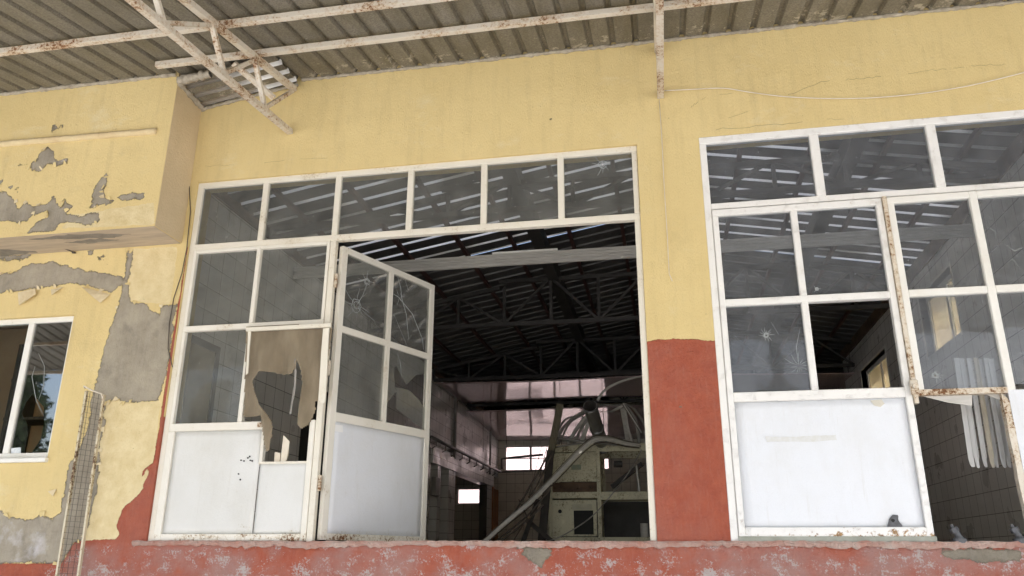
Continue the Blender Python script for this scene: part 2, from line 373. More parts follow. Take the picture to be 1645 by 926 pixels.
def glass(name, dust=.14, tint=(.8, .84, .86), dirt=(.42, .42, .40), ior=1.5, warp=.006):
    m = bpy.data.materials.new(name); m.use_nodes = True; nt = m.node_tree; n = nt.nodes; l = nt.links; n.remove(n['Principled BSDF'])
    out = n['Material Output']; tc = n.new('ShaderNodeTexCoord')
    tr = n.new('ShaderNodeBsdfTransparent'); tr.inputs[0].default_value = (*tint, 1)
    gl = n.new('ShaderNodeBsdfGlossy'); gl.inputs['Roughness'].default_value = .02
    nb = n.new('ShaderNodeTexNoise'); nb.inputs['Scale'].default_value = 1.6; l.new(tc.outputs['Object'], nb.inputs['Vector'])
    bp = n.new('ShaderNodeBump'); bp.inputs['Distance'].default_value = warp; l.new(nb.outputs['Fac'], bp.inputs['Height']); l.new(bp.outputs[0], gl.inputs['Normal'])
    fr = n.new('ShaderNodeFresnel'); fr.inputs['IOR'].default_value = ior; l.new(bp.outputs[0], fr.inputs['Normal'])
    mx = n.new('ShaderNodeMixShader'); l.new(fr.outputs[0], mx.inputs[0]); l.new(tr.outputs[0], mx.inputs[1]); l.new(gl.outputs[0], mx.inputs[2])
    df = n.new('ShaderNodeBsdfDiffuse'); df.inputs[0].default_value = (*dirt, 1)
    a = n.new('ShaderNodeTexNoise'); a.inputs['Scale'].default_value = 6.5; a.inputs['Detail'].default_value = 7; a.inputs['Roughness'].default_value = .68; l.new(tc.outputs['Object'], a.inputs['Vector'])
    r = n.new('ShaderNodeMapRange'); r.inputs[1].default_value = .35; r.inputs[2].default_value = .72; r.inputs[3].default_value = dust*.7; r.inputs[4].default_value = dust*1.5; l.new(a.outputs['Fac'], r.inputs[0])
    b = n.new('ShaderNodeTexNoise'); b.inputs['Scale'].default_value = 55; b.inputs['Detail'].default_value = 2; l.new(tc.outputs['Object'], b.inputs['Vector'])
    r2 = n.new('ShaderNodeMapRange'); r2.inputs[1].default_value = .735; r2.inputs[2].default_value = .77; r2.inputs[4].default_value = .55; l.new(b.outputs['Fac'], r2.inputs[0])
    ad = n.new('ShaderNodeMath'); ad.operation = 'MAXIMUM'; l.new(r.outputs[0], ad.inputs[0]); l.new(r2.outputs[0], ad.inputs[1])
    m2 = n.new('ShaderNodeMixShader'); l.new(ad.outputs[0], m2.inputs[0]); l.new(mx.outputs[0], m2.inputs[1]); l.new(df.outputs[0], m2.inputs[2])
    l.new(m2.outputs[0], out.inputs[0]); return m
M['glass'] = glass('dusty_glass', .13, (.84, .85, .84), (.46, .46, .43), ior=1.26)
M['glassR'] = glass('dustier_glass', .12, (.88, .90, .92), (.45, .465, .49), ior=1.3)
M['glassthin'] = glass('thin_glass', .02, ior=1.08)
M['glassclear'] = glass('clear_glass', .01, ior=1.2)
M['glassrefl'] = glass('reflecting_glass', .02, ior=3.3, warp=.0012)
M['frost'] = simple('frosted_glass', (.80, .74, .56), (.7, .6, .42), scale=2, rough=.4)
_f = M['frost'].node_tree.nodes['Principled BSDF']; _f.inputs['Transmission Weight'].default_value = .55; _f.inputs['Roughness'].default_value = .9

def sheet_mat(name, c, c2, metal, rough, stretch=(1, .15, 1), spots=True):
    t = NT(name); a = t.noise(6, 6, .7, t.mapv(stretch)); b = t.noise(75, 4, .7)
    k = t.mix(t.ramp(a, .35, .68), c, c2); k = t.mix(t.ramp(b, .42, .62, 0, .65), k, tuple(x*.45 for x in c))
    k = t.mix(t.ramp(t.noise(160, 2, .5), .6, .7, 0, .5), k, tuple(min(1, x*1.7) for x in c))
    sep = t.n.new('ShaderNodeSeparateXYZ'); t.link(t.tc, sep.inputs[0])
    sp = t.ramp(t.math('ADD', t.noise(9, 7, .75), t.ramp(sep.outputs['Y'], -.45, 0, 0, .13)), .66, .69, 0, .75)
    k = t.mix(t.ramp(t.noise(2.2, 6, .7), .5, .72, 0, .5), k, (.10, .09, .07)); k = t.mix(sp, k, (.46, .42, .34))
    t.base(k); t.set(rough, metal); t.bump(b, .002); return t.m
M['sheet'] = sheet_mat('canopy_sheet', (.17, .15, .105), (.26, .24, .20), .0, .6)
M['newsheet'] = simple('aluminium', (.62, .62, .62), (.5, .5, .48), scale=12, rough=.32, metal=.9)
M['roofpan'] = simple('dark_roof_underside', (.10, .095, .09), (.05, .047, .045), scale=4, rough=.8)  # dark pan colour stands in for shade between the lit ribs
M['litribs'] = simple('lit_aluminium_ribs', (.88, .88, .87), (.30, .30, .29), scale=1.6, rough=.4, metal=.2)  # bright rib colour paints in the light the ribs catch
_b = M['litribs'].node_tree; _t = _b.nodes.new('ShaderNodeBsdfTranslucent'); _t.inputs[0].default_value = (.95, .9, .82, 1); _x = _b.nodes.new('ShaderNodeMixShader')
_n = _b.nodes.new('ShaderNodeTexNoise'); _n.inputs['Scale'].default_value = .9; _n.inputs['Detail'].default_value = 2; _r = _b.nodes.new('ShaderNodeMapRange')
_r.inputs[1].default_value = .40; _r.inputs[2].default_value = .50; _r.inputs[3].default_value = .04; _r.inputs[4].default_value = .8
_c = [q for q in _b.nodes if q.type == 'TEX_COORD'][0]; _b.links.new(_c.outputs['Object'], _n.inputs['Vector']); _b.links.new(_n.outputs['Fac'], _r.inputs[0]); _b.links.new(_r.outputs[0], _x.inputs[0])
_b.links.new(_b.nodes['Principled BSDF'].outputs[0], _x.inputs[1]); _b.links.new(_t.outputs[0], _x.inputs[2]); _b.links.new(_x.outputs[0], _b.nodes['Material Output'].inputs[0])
M['shadedribs'] = simple('shaded_aluminium_ribs', (.20, .195, .19), (.04, .04, .038), scale=1.2, rough=.5, metal=.2)  # darker copy of the ribs, painting in the shade deeper inside the hall
M['roofsheet'] = simple('roof_metal', (.32, .32, .32), (.2, .2, .2), scale=3, rough=.5, metal=.55)
M['gloss'] = NT('glossy_ceiling').m
def _gl():
    t = NT('glossy_ceiling_boards')
    t.base(t.mix(t.ramp(t.noise(2, 3), .3, .7), (.70, .52, .51), (.60, .44, .43))); t.set(.12); t.b.inputs['Coat Weight'].default_value = .6; t.b.inputs['Coat Roughness'].default_value = .08
    sep = t.n.new('ShaderNodeSeparateXYZ'); t.link(t.tc, sep.inputs[0])
    s = t.math('SINE', t.math('MULTIPLY', sep.outputs['Y'], 2*math.pi/.1)); t.bump(s, .006, 1)
    t.bump(t.noise(9, 5, .65, t.mapv((.12, 4, 1))), .09, 1)
    return t.m
M['gloss'] = _gl()
def _fabric():
    t = NT('torn_fabric')
    c = t.mix(t.ramp(t.noise(3, 5, .6, t.mapv((2, 1, .7))), .35, .7), (.50, .42, .30), (.30, .24, .165))
    t.base(c); t.set(.9); t.bump(t.noise(300, 2), .001)
    tr = t.n.new('ShaderNodeBsdfTranslucent'); t.link(c, tr.inputs[0]); mx = t.n.new('ShaderNodeMixShader'); mx.inputs[0].default_value = .4
    t.link(t.b.outputs[0], mx.inputs[1]); t.link(tr.outputs[0], mx.inputs[2])
    tp = t.n.new('ShaderNodeBsdfTransparent'); m3 = t.n.new('ShaderNodeMixShader'); m3.inputs[0].default_value = .3
    t.link(mx.outputs[0], m3.inputs[1]); t.link(tp.outputs[0], m3.inputs[2]); t.link(m3.outputs[0], t.n['Material Output'].inputs[0]); return t.m
M['fabric'] = _fabric()

# ------------------------------------------------------------ ground
gm = NT('yard_concrete'); gm.base(gm.mix(gm.ramp(gm.noise(.35, 8, .7), .35, .7), (.46, .46, .455), (.33, .33, .325))); gm.set(.95); gm.bump(gm.noise(14, 5), .01)
g = MB(); g.v = [(-500, -500, 0), (500, -500, 0), (500, 500, 0), (-500, 500, 0)]; g.f = [(0, 1, 2, 3)]; g.mi = [0]
tag(g.build('ground', gm.m, recalc=False), kind='structure')

# ------------------------------------------------------------ the building
B = empty('factory_building', (-.4, 6, 0), 'yellow rendered factory building with red plinth, peeling plaster and white steel glazing', 'building')
XL, XR, RX, RZ, SL = -3.8, 2.95, .1, 5.42, .18
ZS, ZT = 1.70, 4.60
W1 = (-3.765, -.083, ZS, ZT); W2 = (.38, 2.86, ZS, 4.61); W0 = (-5.95, -4.715, 2.32, 3.48)
def r3(x, y, s=3.857, ox=0, oy=180): return (ox+x/s, oy+y/s)
big_cem = [(204,402),(214,404),(209,440),(206,468),(210,484),(235,489),(255,506),(260,491),(284,491),(277,540),(267,600),(257,645),(215,644),(198,648),(187,641),(170,648),(166,690),(162,720),(160,760),(152,800),(140,850),(134,868),(118,872),(98,905),(0,905),(-60,905),(-60,820),(0,822),(22,832),(55,834),(70,826),(85,834),(98,822),(103,790),(110,745),(125,730),(140,690),(150,625),(165,570),(180,520),(197,470)]
soff_cem = [(-60,455),(0,441),(28,436),(50,424),(85,420),(112,428),(140,436),(170,440),(198,444),(197,458),(180,470),(160,466),(136,458),(118,456),(85,461),(60,464),(30,468),(0,472),(-60,480)]
small_cem = [[(-40,412),(10,410),(55,405),(40,418),(0,420)], [(138,403),(150,402),(152,408),(142,411)], [(157,412),(166,410),(167,417),(159,419)]]
pale = [(206,400),(286,396),(276,470),(262,600),(238,868),(130,872),(140,800),(166,640),(250,646),(280,520),(284,491),(205,484)]
redl = [(-80,905),(100,905),(118,872),(134,868),(186,866),(192,858),(187,845),(196,820),(198,814),(216,801),(226,790),(231,783),(230,777),(239,764),(240,758),(231,755),(229,768),(227,758),(246,744),(255,690),(259,660),(268,600),(274,560),(284,500),(296,430),(301,396),(307,394),(340,394),(340,1400),(-80,1400)]
salt = [[(118,876),(340,872),(1700,872),(1700,1100),(40,1100),(60,925)]]
masks = {'red': [onplane(redl), [(-3.9, -1), (-3.9, 1.685), (4.2, 1.685), (4.2, -1)], [(-.2, 1.5), (-.2, 3.03), (-.06, 3.045), (0, 3.056), (.06, 3.05), (.12, 3.058), (.18, 3.045), (.24, 3.05), (.30, 3.035), (.36, 3.03), (.5, 3.02), (.5, 1.5)]],
         'cem': [onplane(big_cem), onplane(soff_cem)]+[onplane(p) for p in small_cem]+
                [onplane(p) for p in ([(1092,645),(1104,643),(1105,655),(1092,657)], [(876,186),(884,184),(886,190),(879,193)],
                 [(830,880),(862,876),(890,882),(876,905),(868,922),(850,890),(838,896)], [(1500,884),(1560,880),(1645,884),(1645,900),(1580,905),(1520,896)])],
         'pale': [onplane(pale)], 'salt': [onplane(p) for p in salt],
         'lime': [onplane(p) for p in ([(-30,850),(25,845),(45,870),(20,885),(-30,890)], [(25,878),(70,862),(82,885),(50,898),(20,897)])]}
xs = lin(-13, -8, 1)+lin(-8, -5.7, .25)+lin(-5.7, -2.4, .03)+lin(-2.4, 3.1, .05)+lin(3.1, 4.2, .25)+[W1[0], W1[1], W2[0], W2[1], W0[0], W0[1]]
zs = lin(0, 1.0, .25)+lin(1.0, 4.1, .03)+lin(4.1, 5.62, .06)+[ZS, ZT, 4.61, W0[2], W0[3]]
grid_wall('facade_wall', xs, zs, 0, .22, [W1, W2, W0], masks, M['stucco'], B)

# projecting block over the small window
BY = -.37; bp = lambda P: onplane([r3(*p) for p in P], BY)
blk = {'cem': [bp(P) for P in (
    [(110,330),(170,345),(205,370),(225,340),(250,365),(300,320),(330,335),(385,335),(425,310),(412,280),(370,300),(340,290),(330,250),(300,222),(258,245),(235,295),(190,320)],
    [(-150,470),(0,490),(40,500),(100,540),(115,600),(160,560),(215,600),(205,650),(160,692),(120,690),(60,670),(-150,700)],
    [(215,590),(262,570),(315,560),(330,520),(345,565),(380,590),(400,545),(440,592),(400,620),(470,650),(530,630),(615,630),(610,680),(560,700),(430,690),(370,690),(325,740),(180,745),(220,690),(290,650),(300,610),(255,615),(225,640)],
    [(662,385),(640,400),(600,460),(565,520),(570,570),(545,598),(590,598),(600,572),(690,568),(712,542),(640,530),(632,490),(665,430)],
    [(720,520),(800,505),(890,500),(898,545),(850,555),(830,540),(760,548)],
    [(-20,425),(20,428),(12,460),(-20,455)], [(40,458),(80,455),(86,475),(60,482)], [(85,480),(115,468),(112,505)], [(325,85),(395,78),(385,118),(360,95),(332,122)])],
    'red': [bp([(130,175),(200,172),(320,158),(322,175),(200,190),(150,205)])], 'pale': [bp([(440,640),(950,560),(970,700),(380,725)])], 'salt': [], 'lime': [bp([(205,615),(260,585),(300,585),(230,640)]), bp([(340,270),(420,280),(400,310),(350,300)])]}
xs = lin(-8, -5.8, .25)+lin(-5.8, -3.83, .025); zs = lin(4.05, 5.56, .025)
grid_wall('upper_wall_block', xs, zs, BY, -BY-.003, [], blk, M['stucco'], B)
# soffit streaks: ragged bare strips under the block
mb = MB()
for pts in ([(0,205),(40,210),(90,208),(190,215),(175,224),(120,222),(60,230),(0,226)],):
    pass
def ragged(pts, n=6, amp=.012):
    o = []
    for i in range(len(pts)):
        a, b = pts[i], pts[(i+1) % len(pts)]
        for k in range(n):
            t = k/n; o.append((a[0]+(b[0]-a[0])*t+random.uniform(-amp, amp), a[1]+(b[1]-a[1])*t+random.uniform(-amp, amp)*.6))
    return o
sf = lambda x, y, z: (x, z, 4.046-y)
for P in ([(-5.0, -.30), (-4.6, -.34), (-4.1, -.26), (-4.3, -.22), (-4.7, -.26)], [(-4.75, -.2), (-4.4, -.22), (-4.3, -.16), (-4.6, -.14)], [(-5.9, -.34), (-5.15, -.05), (-5.3, -.02), (-5.9, -.02)]):
    mb.prism(ragged(P, 7, .02), 0, .002, fn=sf)
mb.build('bare_soffit_patch', M['slab'], B)
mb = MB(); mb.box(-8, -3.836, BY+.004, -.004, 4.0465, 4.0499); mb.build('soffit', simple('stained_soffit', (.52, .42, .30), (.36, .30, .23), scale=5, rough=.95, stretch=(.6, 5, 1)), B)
mb = MB(); mb.box(-3.829, -3.8265, BY+.002, -.001, 4.052, 5.5); mb.build('block_side', simple('tan_side_paint', (.66, .53, .34), (.58, .46, .28), scale=3, rough=.9, bump=.008), B)
# moulding on the block
mb = MB(); a = at(-40, 236, BY); b = at(252, 211.5, BY)
prof = [Vector((a.x+(b.x-a.x)*i/60, BY-.004, a.z+(b.z-a.z)*i/60+random.uniform(-.002, .002))) for i in range(61)]
mb.tube(prof, .028, 10); mb.build('ledge_moulding', simple('moulding_paint', (.72, .60, .36), (.6, .46, .26), scale=7, rough=.85, bump=.01), B, smooth=True)
# curling plaster flakes above the small window
def flake(pts, lift):
    p = [at(x, y, 0) for x, y in pts]; m = MB(); n = len(p)
    v = [Vector((q.x, -.006-lift*k, q.z)) for q, k in zip(p, (0, 0, 1, 1, .5)[:n])]
    m.add(v+[q+Vector((0, -.004, 0)) for q in v], [tuple(range(n)), tuple(range(2*n-1, n-1, -1))]+[(i, (i+1) % n, (i+1) % n+n, i+n) for i in range(n)])
    return m.build('plaster_flake', M['flakepaint'], B)
M['flakepaint'] = simple('flake_underside', (.74, .64, .44), (.62, .5, .3), scale=20, rough=.9)
flake([(30,471),(58,464),(63,475),(36,493)], .03); flake([(83,466),(103,462),(97,468),(87,476)], .02)
flake([(131,461),(178,474),(166,489),(150,476)], .03); flake([(92,786-0),(92,786),(88,798),(80,790)], .012)
def edge_flakes(poly, Y, n, seed):
    rs = random.Random(seed); P = [Vector((p[0], Y, p[1])) for p in poly]; c = sum(P, Vector())/len(P)
    for _ in range(n):
        i = rs.randrange(len(P)); a, b = P[i], P[(i+1) % len(P)]; p = a.lerp(b, rs.random())
        if p.x < -6 or p.z < 1.3: continue
        d = (b-a).normalized(); out = Vector((d.z, 0, -d.x)); w_ = rs.uniform(.008, .028); h_ = rs.uniform(.01, .03); k = rs.uniform(.006, .016)
        if (p+out*.05-c).length < (p-out*.05-c).length: out = -out
        q0, q1 = p-d*w_+out*.012, p+d*w_*rs.uniform(.5, 1)+out*.012; q2 = p+d*w_*.4-out*h_; q3 = p-d*w_*.6-out*h_*rs.uniform(.3, .9); yy = Vector((0, -1, 0))
        v = [q0+yy*.004, q1+yy*.004, q2+yy*(.004+k), q3+yy*(.004+k*.8)]; v += [q+Vector((0, .0015, 0))+yy*.004 for q in v]
        mb = MB(); mb.add(v, [(0, 1, 2, 3), (7, 6, 5, 4)]+[(j, (j+1) % 4, (j+1) % 4+4, j+4) for j in range(4)]); mb.build('plaster_flake', M['flakepaint' if rs.random() < .35 else 'yellowflake'], B)
M['yellowflake'] = simple('yellow_flake', (.70, .58, .30), (.62, .48, .22), scale=20, rough=.9)
edge_flakes(onplane(big_cem), 0, 26, 1); edge_flakes(onplane(soff_cem), 0, 10, 2)
for q in range(4): edge_flakes(blk['cem'][q], BY, 7, 3+q)
# cement sill along the plinth
rg = MB(); n = 260; X0, X1 = -3.86, 4.2
ring = []
for i in range(n+1):
    x = X0+(X1-X0)*i/n; a = .004*math.sin(x*3.1)+.004*math.sin(x*11)*math.sin(x*1.7)+random.uniform(-.004, .004); y = -.012+a*.6; zt = 1.706+.35*a+random.uniform(-.003, .003); zb = 1.668+a*1.3+random.uniform(-.008, .008)
    ring.append([(x, .03, zt), (x, y-.01, zt), (x, y-.018, zt-.012), (x, y-.006, zb), (x, .03, zb)])
v = [p for r in ring for p in r]; f = [(i*5+k, i*5+(k+1) % 5, i*5+5+(k+1) % 5, i*5+5+k) for i in range(n) for k in range(5)]
rg.add(v, f+[(0, 1, 2, 3, 4), tuple(range(n*5+4, n*5-1, -1))]); M['sill'] = simple('sill_cement', (.46, .38, .33), (.42, .20, .15), scale=7, rough=.95, bump=.02, bscale=50)
rg.build('cement_sill', M['sill'], B)
mb = MB(); mb.box(W1[0], W1[1], .002, .3, 1.60, 1.699); mb.box(W2[0], W2[1], .002, .3, 1.60, 1.699); mb.build('threshold', M['slab'], B)

M['crackshade'] = simple('crack_shadow', (.36, .28, .14), rough=1)
def wallcrack(P, w):
    Q = []; P = [at(x, y, -.002) for x, y in P]
    for i in range(len(P)-1):
        for k in range(14): Q.append(P[i].lerp(P[i+1], k/14)+Vector((0, 0, random.uniform(-.008, .008))))
    a = 0
    while a < len(Q)-6:
        b = a+random.randint(4, 14); seg = Q[a:b]
        if len(seg) > 2: mb = MB(); mb.ribbon(seg, w*random.uniform(.3, .8), .0015, (0, 0, 1)); mb.build('wall_crack', M['crackshade'], B)
        a = b+random.randint(1, 5)
wallcrack([(1170, 190), (1320, 132), (1380, 127), (1480, 115), (1560, 106), (1645, 102)], .004); wallcrack([(1110, 172), (1130, 158), (1180, 148)], .003)
wallcrack([(330, 268), (440, 260), (560, 250)], .002); wallcrack([(1150, 208), (1300, 196), (1400, 186)], .003)
# inner shell
mb = MB(); mb.box(XL-.15, XL, .221, 7.35, 0, 4.62); mb.box(XL-.15, XL, 7.35, 12.8, 3.32, 4.55); mb.build('left_tiled_wall', M['tileY'], B)
mb = MB(); mb.box(XL-.16, XL+.04, 7.352, 12.15, 3.08, 3.318)
for y0, y1 in ((7.75, 7.95), (8.47, 8.93), (11.6, 12.1)): mb.box(XL-.15, XL+.012, y0, y1, 1.66, 3.078)
mb.build('left_colonnade', M['tileY'], B)
mb = MB(); mb.box(XL-.05, XL+.02, 12.2, 12.3, 1.66, 3.1); mb.box(XL-.05, XL+.02, 12.3, 12.78, 1.66, 3.05); mb.build('inner_door', M['orange'], B)
mb = MB(); mb.tube([(XL+.1, y, 3.44) for y in np.linspace(7, 12.6, 8)], .03); mb.tube([(XL+.1, 12.6, 3.44), (-2.6, 12.6, 3.47)], .02)
mb.tube([(XL+.15, 12.5, 3.5), (XL+.15, 12.5, 3.72), (XL+.3, 12.5, 3.74), (-2.7, 12.5, 3.80)], .028)
for y in np.linspace(7.3, 12, 9): mb.tube([(XL+.1, y, 3.44), (XL+.1, y, 3.34), (XL+.02, y, 3.30)], .012, 6)
mb.build('wall_pipe', M['pvcdark'], B, smooth=True)
# right wall with two windows
RW = [(5.55, 7.0, 3.35, 4.27), (2.80, 3.90, 3.74, 4.43)]
m2 = MB()
def xwall(mbb, x0, x1, ya, yb, za, zb, holes):
    ysn = sorted({ya, yb, *[q for h in holes for q in h[:2]]}); zsn = sorted({za, zb, *[q for h in holes for q in h[2:]]})
    for i in range(len(ysn)-1):
        for j in range(len(zsn)-1):
            yc, zc = (ysn[i]+ysn[i+1])/2, (zsn[j]+zsn[j+1])/2
            if not any(h[0] < yc < h[1] and h[2] < zc < h[3] for h in holes): mbb.box(x0, x1, ysn[i], ysn[i+1], zsn[j], zsn[j+1])
xwall(m2, XR, XR+.2, .221, 8.1, 0, 4.68, RW); m2.build('right_tiled_wall', M['tileY'], B)
for (ya, yb, za, zb) in RW:
    mb = MB(); xx = XR+.10
    for y in (ya+.03, (ya+yb)/2-.1, yb-.03): mb.box(xx-.025, xx+.025, y-.03, y+.03, za, zb)
    for z in (za+.03, zb-.03): mb.box(xx-.024, xx+.024, ya, yb, z-.029, z+.029)
    mb.box(XR-.006, XR+.12, ya-.02, ya, za-.03, zb+.03); mb.box(XR-.006, XR+.12, yb, yb+.02, za-.03, zb+.03); mb.box(XR-.007, XR+.12, ya, yb, zb, zb+.03)
    wf = mb.build('side_window', M['white'], B)
    p = MB(); p.box(xx-.006, xx, ya+.06, (ya+yb)/2-.13, za+.06, zb-.06); p.build('pane', M['frost'], wf)
    p = MB(); p.box(xx-.006, xx, (ya+yb)/2-.07, yb-.06, za+.06, zb-.06); p.build('pane', M['frost2'] if 'frost2' in M else M['frost'], wf)
# far room
mb = MB(); BH = [(-3.644, -1.25, 3.47, 4.06), (-4.76, -4.22, 2.74, 3.12)]
def ywall(mbb, y0, y1, xa, xb, za, zb, holes):
    xsn = sorted({xa, xb, *[q for h in holes for q in h[:2]]}); zsn = sorted({za, zb, *[q for h in holes for q in h[2:]]})
    for i in range(len(xsn)-1):
        for j in range(len(zsn)-1):
            xc, zc = (xsn[i]+xsn[i+1])/2, (zsn[j]+zsn[j+1])/2
            if not any(h[0] < xc < h[1] and h[2] < zc < h[3] for h in holes): mbb.box(xsn[i], xsn[i+1], y0, y1, zsn[j], zsn[j+1])
ywall(mb, 12.8, 13.0, -8, 5.6, 0, 5.5, BH); mb.build('rear_tiled_wall', M['tileX'], B)
for (xa, xb, za, zb), nn in zip(BH, (4, 1)):
    mb = MB()
    for k in range(nn+1): x = xa+(xb-xa)*k/nn; mb.box(max(xa, x-.025), min(xb, x+.025), 12.84, 12.88, za, zb)
    for z in (za+.02, zb-.02): mb.box(xa, xb, 12.845, 12.875, z-.02, z+.02)
    if nn == 4: mb.box(xa, xb, 12.846, 12.874, (za+zb)/2-.01, (za+zb)/2+.01)
    wf = mb.build('rear_window', M['white'], B)
    for k in range(nn):
        p = MB(); p.box(xa+(xb-xa)*k/nn+.026, xa+(xb-xa)*(k+1)/nn-.026, 12.857, 12.861, za+.04, zb-.04); p.build('pane', M['glassclear'], wf)
for q in ((XR+.2, 5.6, 7.9, 8.1, 0, 4.9), (5.6, 5.8, 7.9, 13, 0, 4.45), (-8, XL-.16, 6.8, 7.0, 0, 5.0)):
    mb = MB(); mb.box(*q); mb.build('outer_wall', M['interiorwall'], B)
mb = MB(); xwall(mb, -8.2, -8, .22, 13, 0, 5.5, [(.5, 1.8, 2.5, 3.7)]); mb.build('outer_wall', M['interiorwall'], B)  # side opening added to let light into the dim side room
mb = MB(); mb.box(-8, 5.6, .3, 12.8, 1.5, 1.66); mb.build('floor_slab', simple('floor_tiles', (.52, .48, .42), (.36, .33, .28), scale=2, rough=.6), B)
mb = MB(); mb.box(-7.99, XL-.151, .22, 12.79, 4.02, 4.12); mb.box(-7.99, -4.2, 3.0, 3.1, 1.66, 4.02); mb.build('side_room_ceiling', simple('tan_ceiling', (.55, .38, .22), (.4, .27, .15), scale=4, rough=.9, stretch=(1, 9, 1)), B)
mb = MB(); mb.box(-7.9, -3.96, 1.9, 2.0, 1.66, 4.0); mb.build('side_room_wall', M['room'], B)
mb = MB()
for z in (2.45, 2.9, 3.3): mb.box(-6.6, -4.9, 1.5, 1.85, z, z+.03)
for x in (-6.6, -5.9, -4.93): mb.box(x, x+.04, 1.51, 1.84, 1.66, 3.7)
mb.build('shelf_rack', M['wood'], B)

# gable roof: narrow-ribbed metal sheets running down both slopes
def corr(name, A, Bv, along, n, prof, mat, parent, sag=None, thick=.002, rows=2, ribmat=None):
    """sheet: profile prof [(u,h)] repeated n times along 'along' from A; Bv spans the sheet"""
    A = Vector(A); Bv = Vector(Bv); al = Vector(along).normalized(); N = al.cross(Bv).normalized()
    if N.z < 0: N = -N
    us = []
    for k in range(n):
        for u, h in prof: us.append((k*prof_len+u if False else k*prof[-1][0]+u, h))
        us.pop()
    us.append((n*prof[-1][0], prof[-1][1]))
    v = []; f = []; m = len(us)
    for r in range(rows):
        for i, (u, h) in enumerate(us):
            p = A+Bv*(r/(rows-1))+al*u+N*h
            if sag: p = sag(p)
            v.append(p)
    mi = []; per = len(prof)-1
    for r in range(rows-1):
        for i in range(m-1): f.append((r*m+i, r*m+i+1, (r+1)*m+i+1, (r+1)*m+i)); mi.append(1 if ribmat and i % per >= 2 else 0)
    mb = MB(); mb.add(v, f); mb.mi = mi; o = mb.build(name, [mat, ribmat] if ribmat else mat, parent, recalc=False)
    s = o.modifiers.new('thickness', 'SOLIDIFY'); s.thickness = thick; return o
ribs = [(0, 0), (.185, 0), (.20, .034), (.225, .034), (.24, 0)]
corr('roof_sheet', (RX, .02, RZ), (XL-.2-RX, 0, -SL*(RX-XL+.2)), (0, 1, 0), 13, ribs, M['roofpan'], B, ribmat=M['litribs'])
corr('roof_sheet', (RX, .02+13*.24, RZ-.004), (XL-.2-RX, 0, -SL*(RX-XL+.2)), (0, 1, 0), 41, ribs, M['roofpan'], B, ribmat=M['shadedribs'])
corr('roof_sheet', (RX, .02, RZ), (3.25-RX, 0, -SL*(3.25-RX)), (0, 1, 0), 17, ribs, M['roofpan'], B, ribmat=M['litribs'])
corr('roof_sheet', (RX, .02+17*.24, RZ-.004), (3.25-RX, 0, -SL*(3.25-RX)), (0, 1, 0), 16, ribs, M['roofpan'], B, ribmat=M['shadedribs'])
corr('roof_sheet', (RX, .02+33*.24, RZ), (5.9-RX, 0, -SL*(5.9-RX)), (0, 1, 0), 21, ribs, M['roofpan'], B, ribmat=M['shadedribs'])
mb = MB(); mb.box(-8.2, XL-.1, 0.05, 13, 5.5, 5.54); mb.build('side_roof', M['slab'], B)
def rz(x): return RZ-SL*abs(x-RX)
for x in (-3.35, -2.75, -2.15, -1.6, -.95, -.35, .25, .85, 1.45, 2.05, 2.65):
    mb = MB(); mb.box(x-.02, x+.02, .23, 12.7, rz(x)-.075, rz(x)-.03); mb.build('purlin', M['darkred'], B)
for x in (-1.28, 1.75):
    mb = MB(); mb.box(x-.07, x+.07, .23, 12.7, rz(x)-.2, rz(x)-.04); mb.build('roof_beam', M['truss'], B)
mb = MB(); mb.box(XL-.14, XL+.02, .23, 12.7, 4.622, 4.74); mb.build('wall_plate', M['brown'], B)
mb = MB(); mb.box(XR-.02, XR+.16, .23, 8.1, 4.682, 4.84); mb.build('wall_plate', M['brown'], B)
for Y in (1.3, 4.1, 7.2, 9.6):
    mb = MB(); zl, xa, xb = 4.42, XL+.05, XR-.03
    ztop = lambda x: min(rz(x)-.13, 5.02)
    if Y == 1.3: zl = 4.72
    mb.bar((xa, Y, zl), (xb, Y, zl), .05); mb.bar((xa, Y, ztop(xa)), (-2.0, Y, ztop(-2.0)), .05); mb.bar((-2.0, Y, 5.0), (1.6, Y, 5.0), .05); mb.bar((1.6, Y, ztop(1.6)), (xb, Y, ztop(xb)), .05)
    xsn = np.linspace(xa, xb, 12)
    for i, x in enumerate(xsn[:-1]):
        mb.bar((x, Y, zl), (x, Y, ztop(x)), .035); q = xsn[i+1]
        mb.bar((x, Y, zl if i % 2 else ztop(x)), (q, Y, ztop(q) if i % 2 else zl), .03)
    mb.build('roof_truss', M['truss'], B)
# dropped glossy ceiling over the far half, two runs of boards with a gap
def cz(x, y): return 4.40+.09*math.sin((y-7.4)/4.6*math.pi)-.03*(y-7.4)+.012*math.sin(x*1.3+y)-.02*max(0, x)
for ya, yb, dz in ((7.4, 9.35, 0), (9.65, 12.79, -.10)):
    mb = MB(); nx, ny = 40, 24; v = []; f = []
    for j in range(ny+1):
        for i in range(nx+1):
            x = XL+.01+(5.58-XL)*i/nx; y = ya+(yb-ya)*j/ny; v.append((x, y, cz(x, y)+dz*(1-.6*j/ny)))
    for j in range(ny):
        for i in range(nx): a = j*(nx+1)+i; f.append((a, a+1, a+nx+2, a+nx+1))
    mb.add(v, f); o = mb.build('ceiling_board', M['gloss'], B, smooth=True, recalc=False); s = o.modifiers.new('t', 'SOLIDIFY'); s.thickness = .01; s.offset = 1
mb = MB(); mb.ribbon([(XL+.03, y, cz(XL, y)-.01) for y in np.linspace(7.4, 11.7, 16)], .03, .02, (1, 0, 0))
mb.bar((XL+.06, 11.68, 3.3), (XL+.06, 11.68, 4.3), .04); mb.bar((XL+.03, 8.75, 3.3), (XL+.03, 8.75, 4.5), .05); mb.build('ceiling_edge_trim', M['pvcdark'], B)
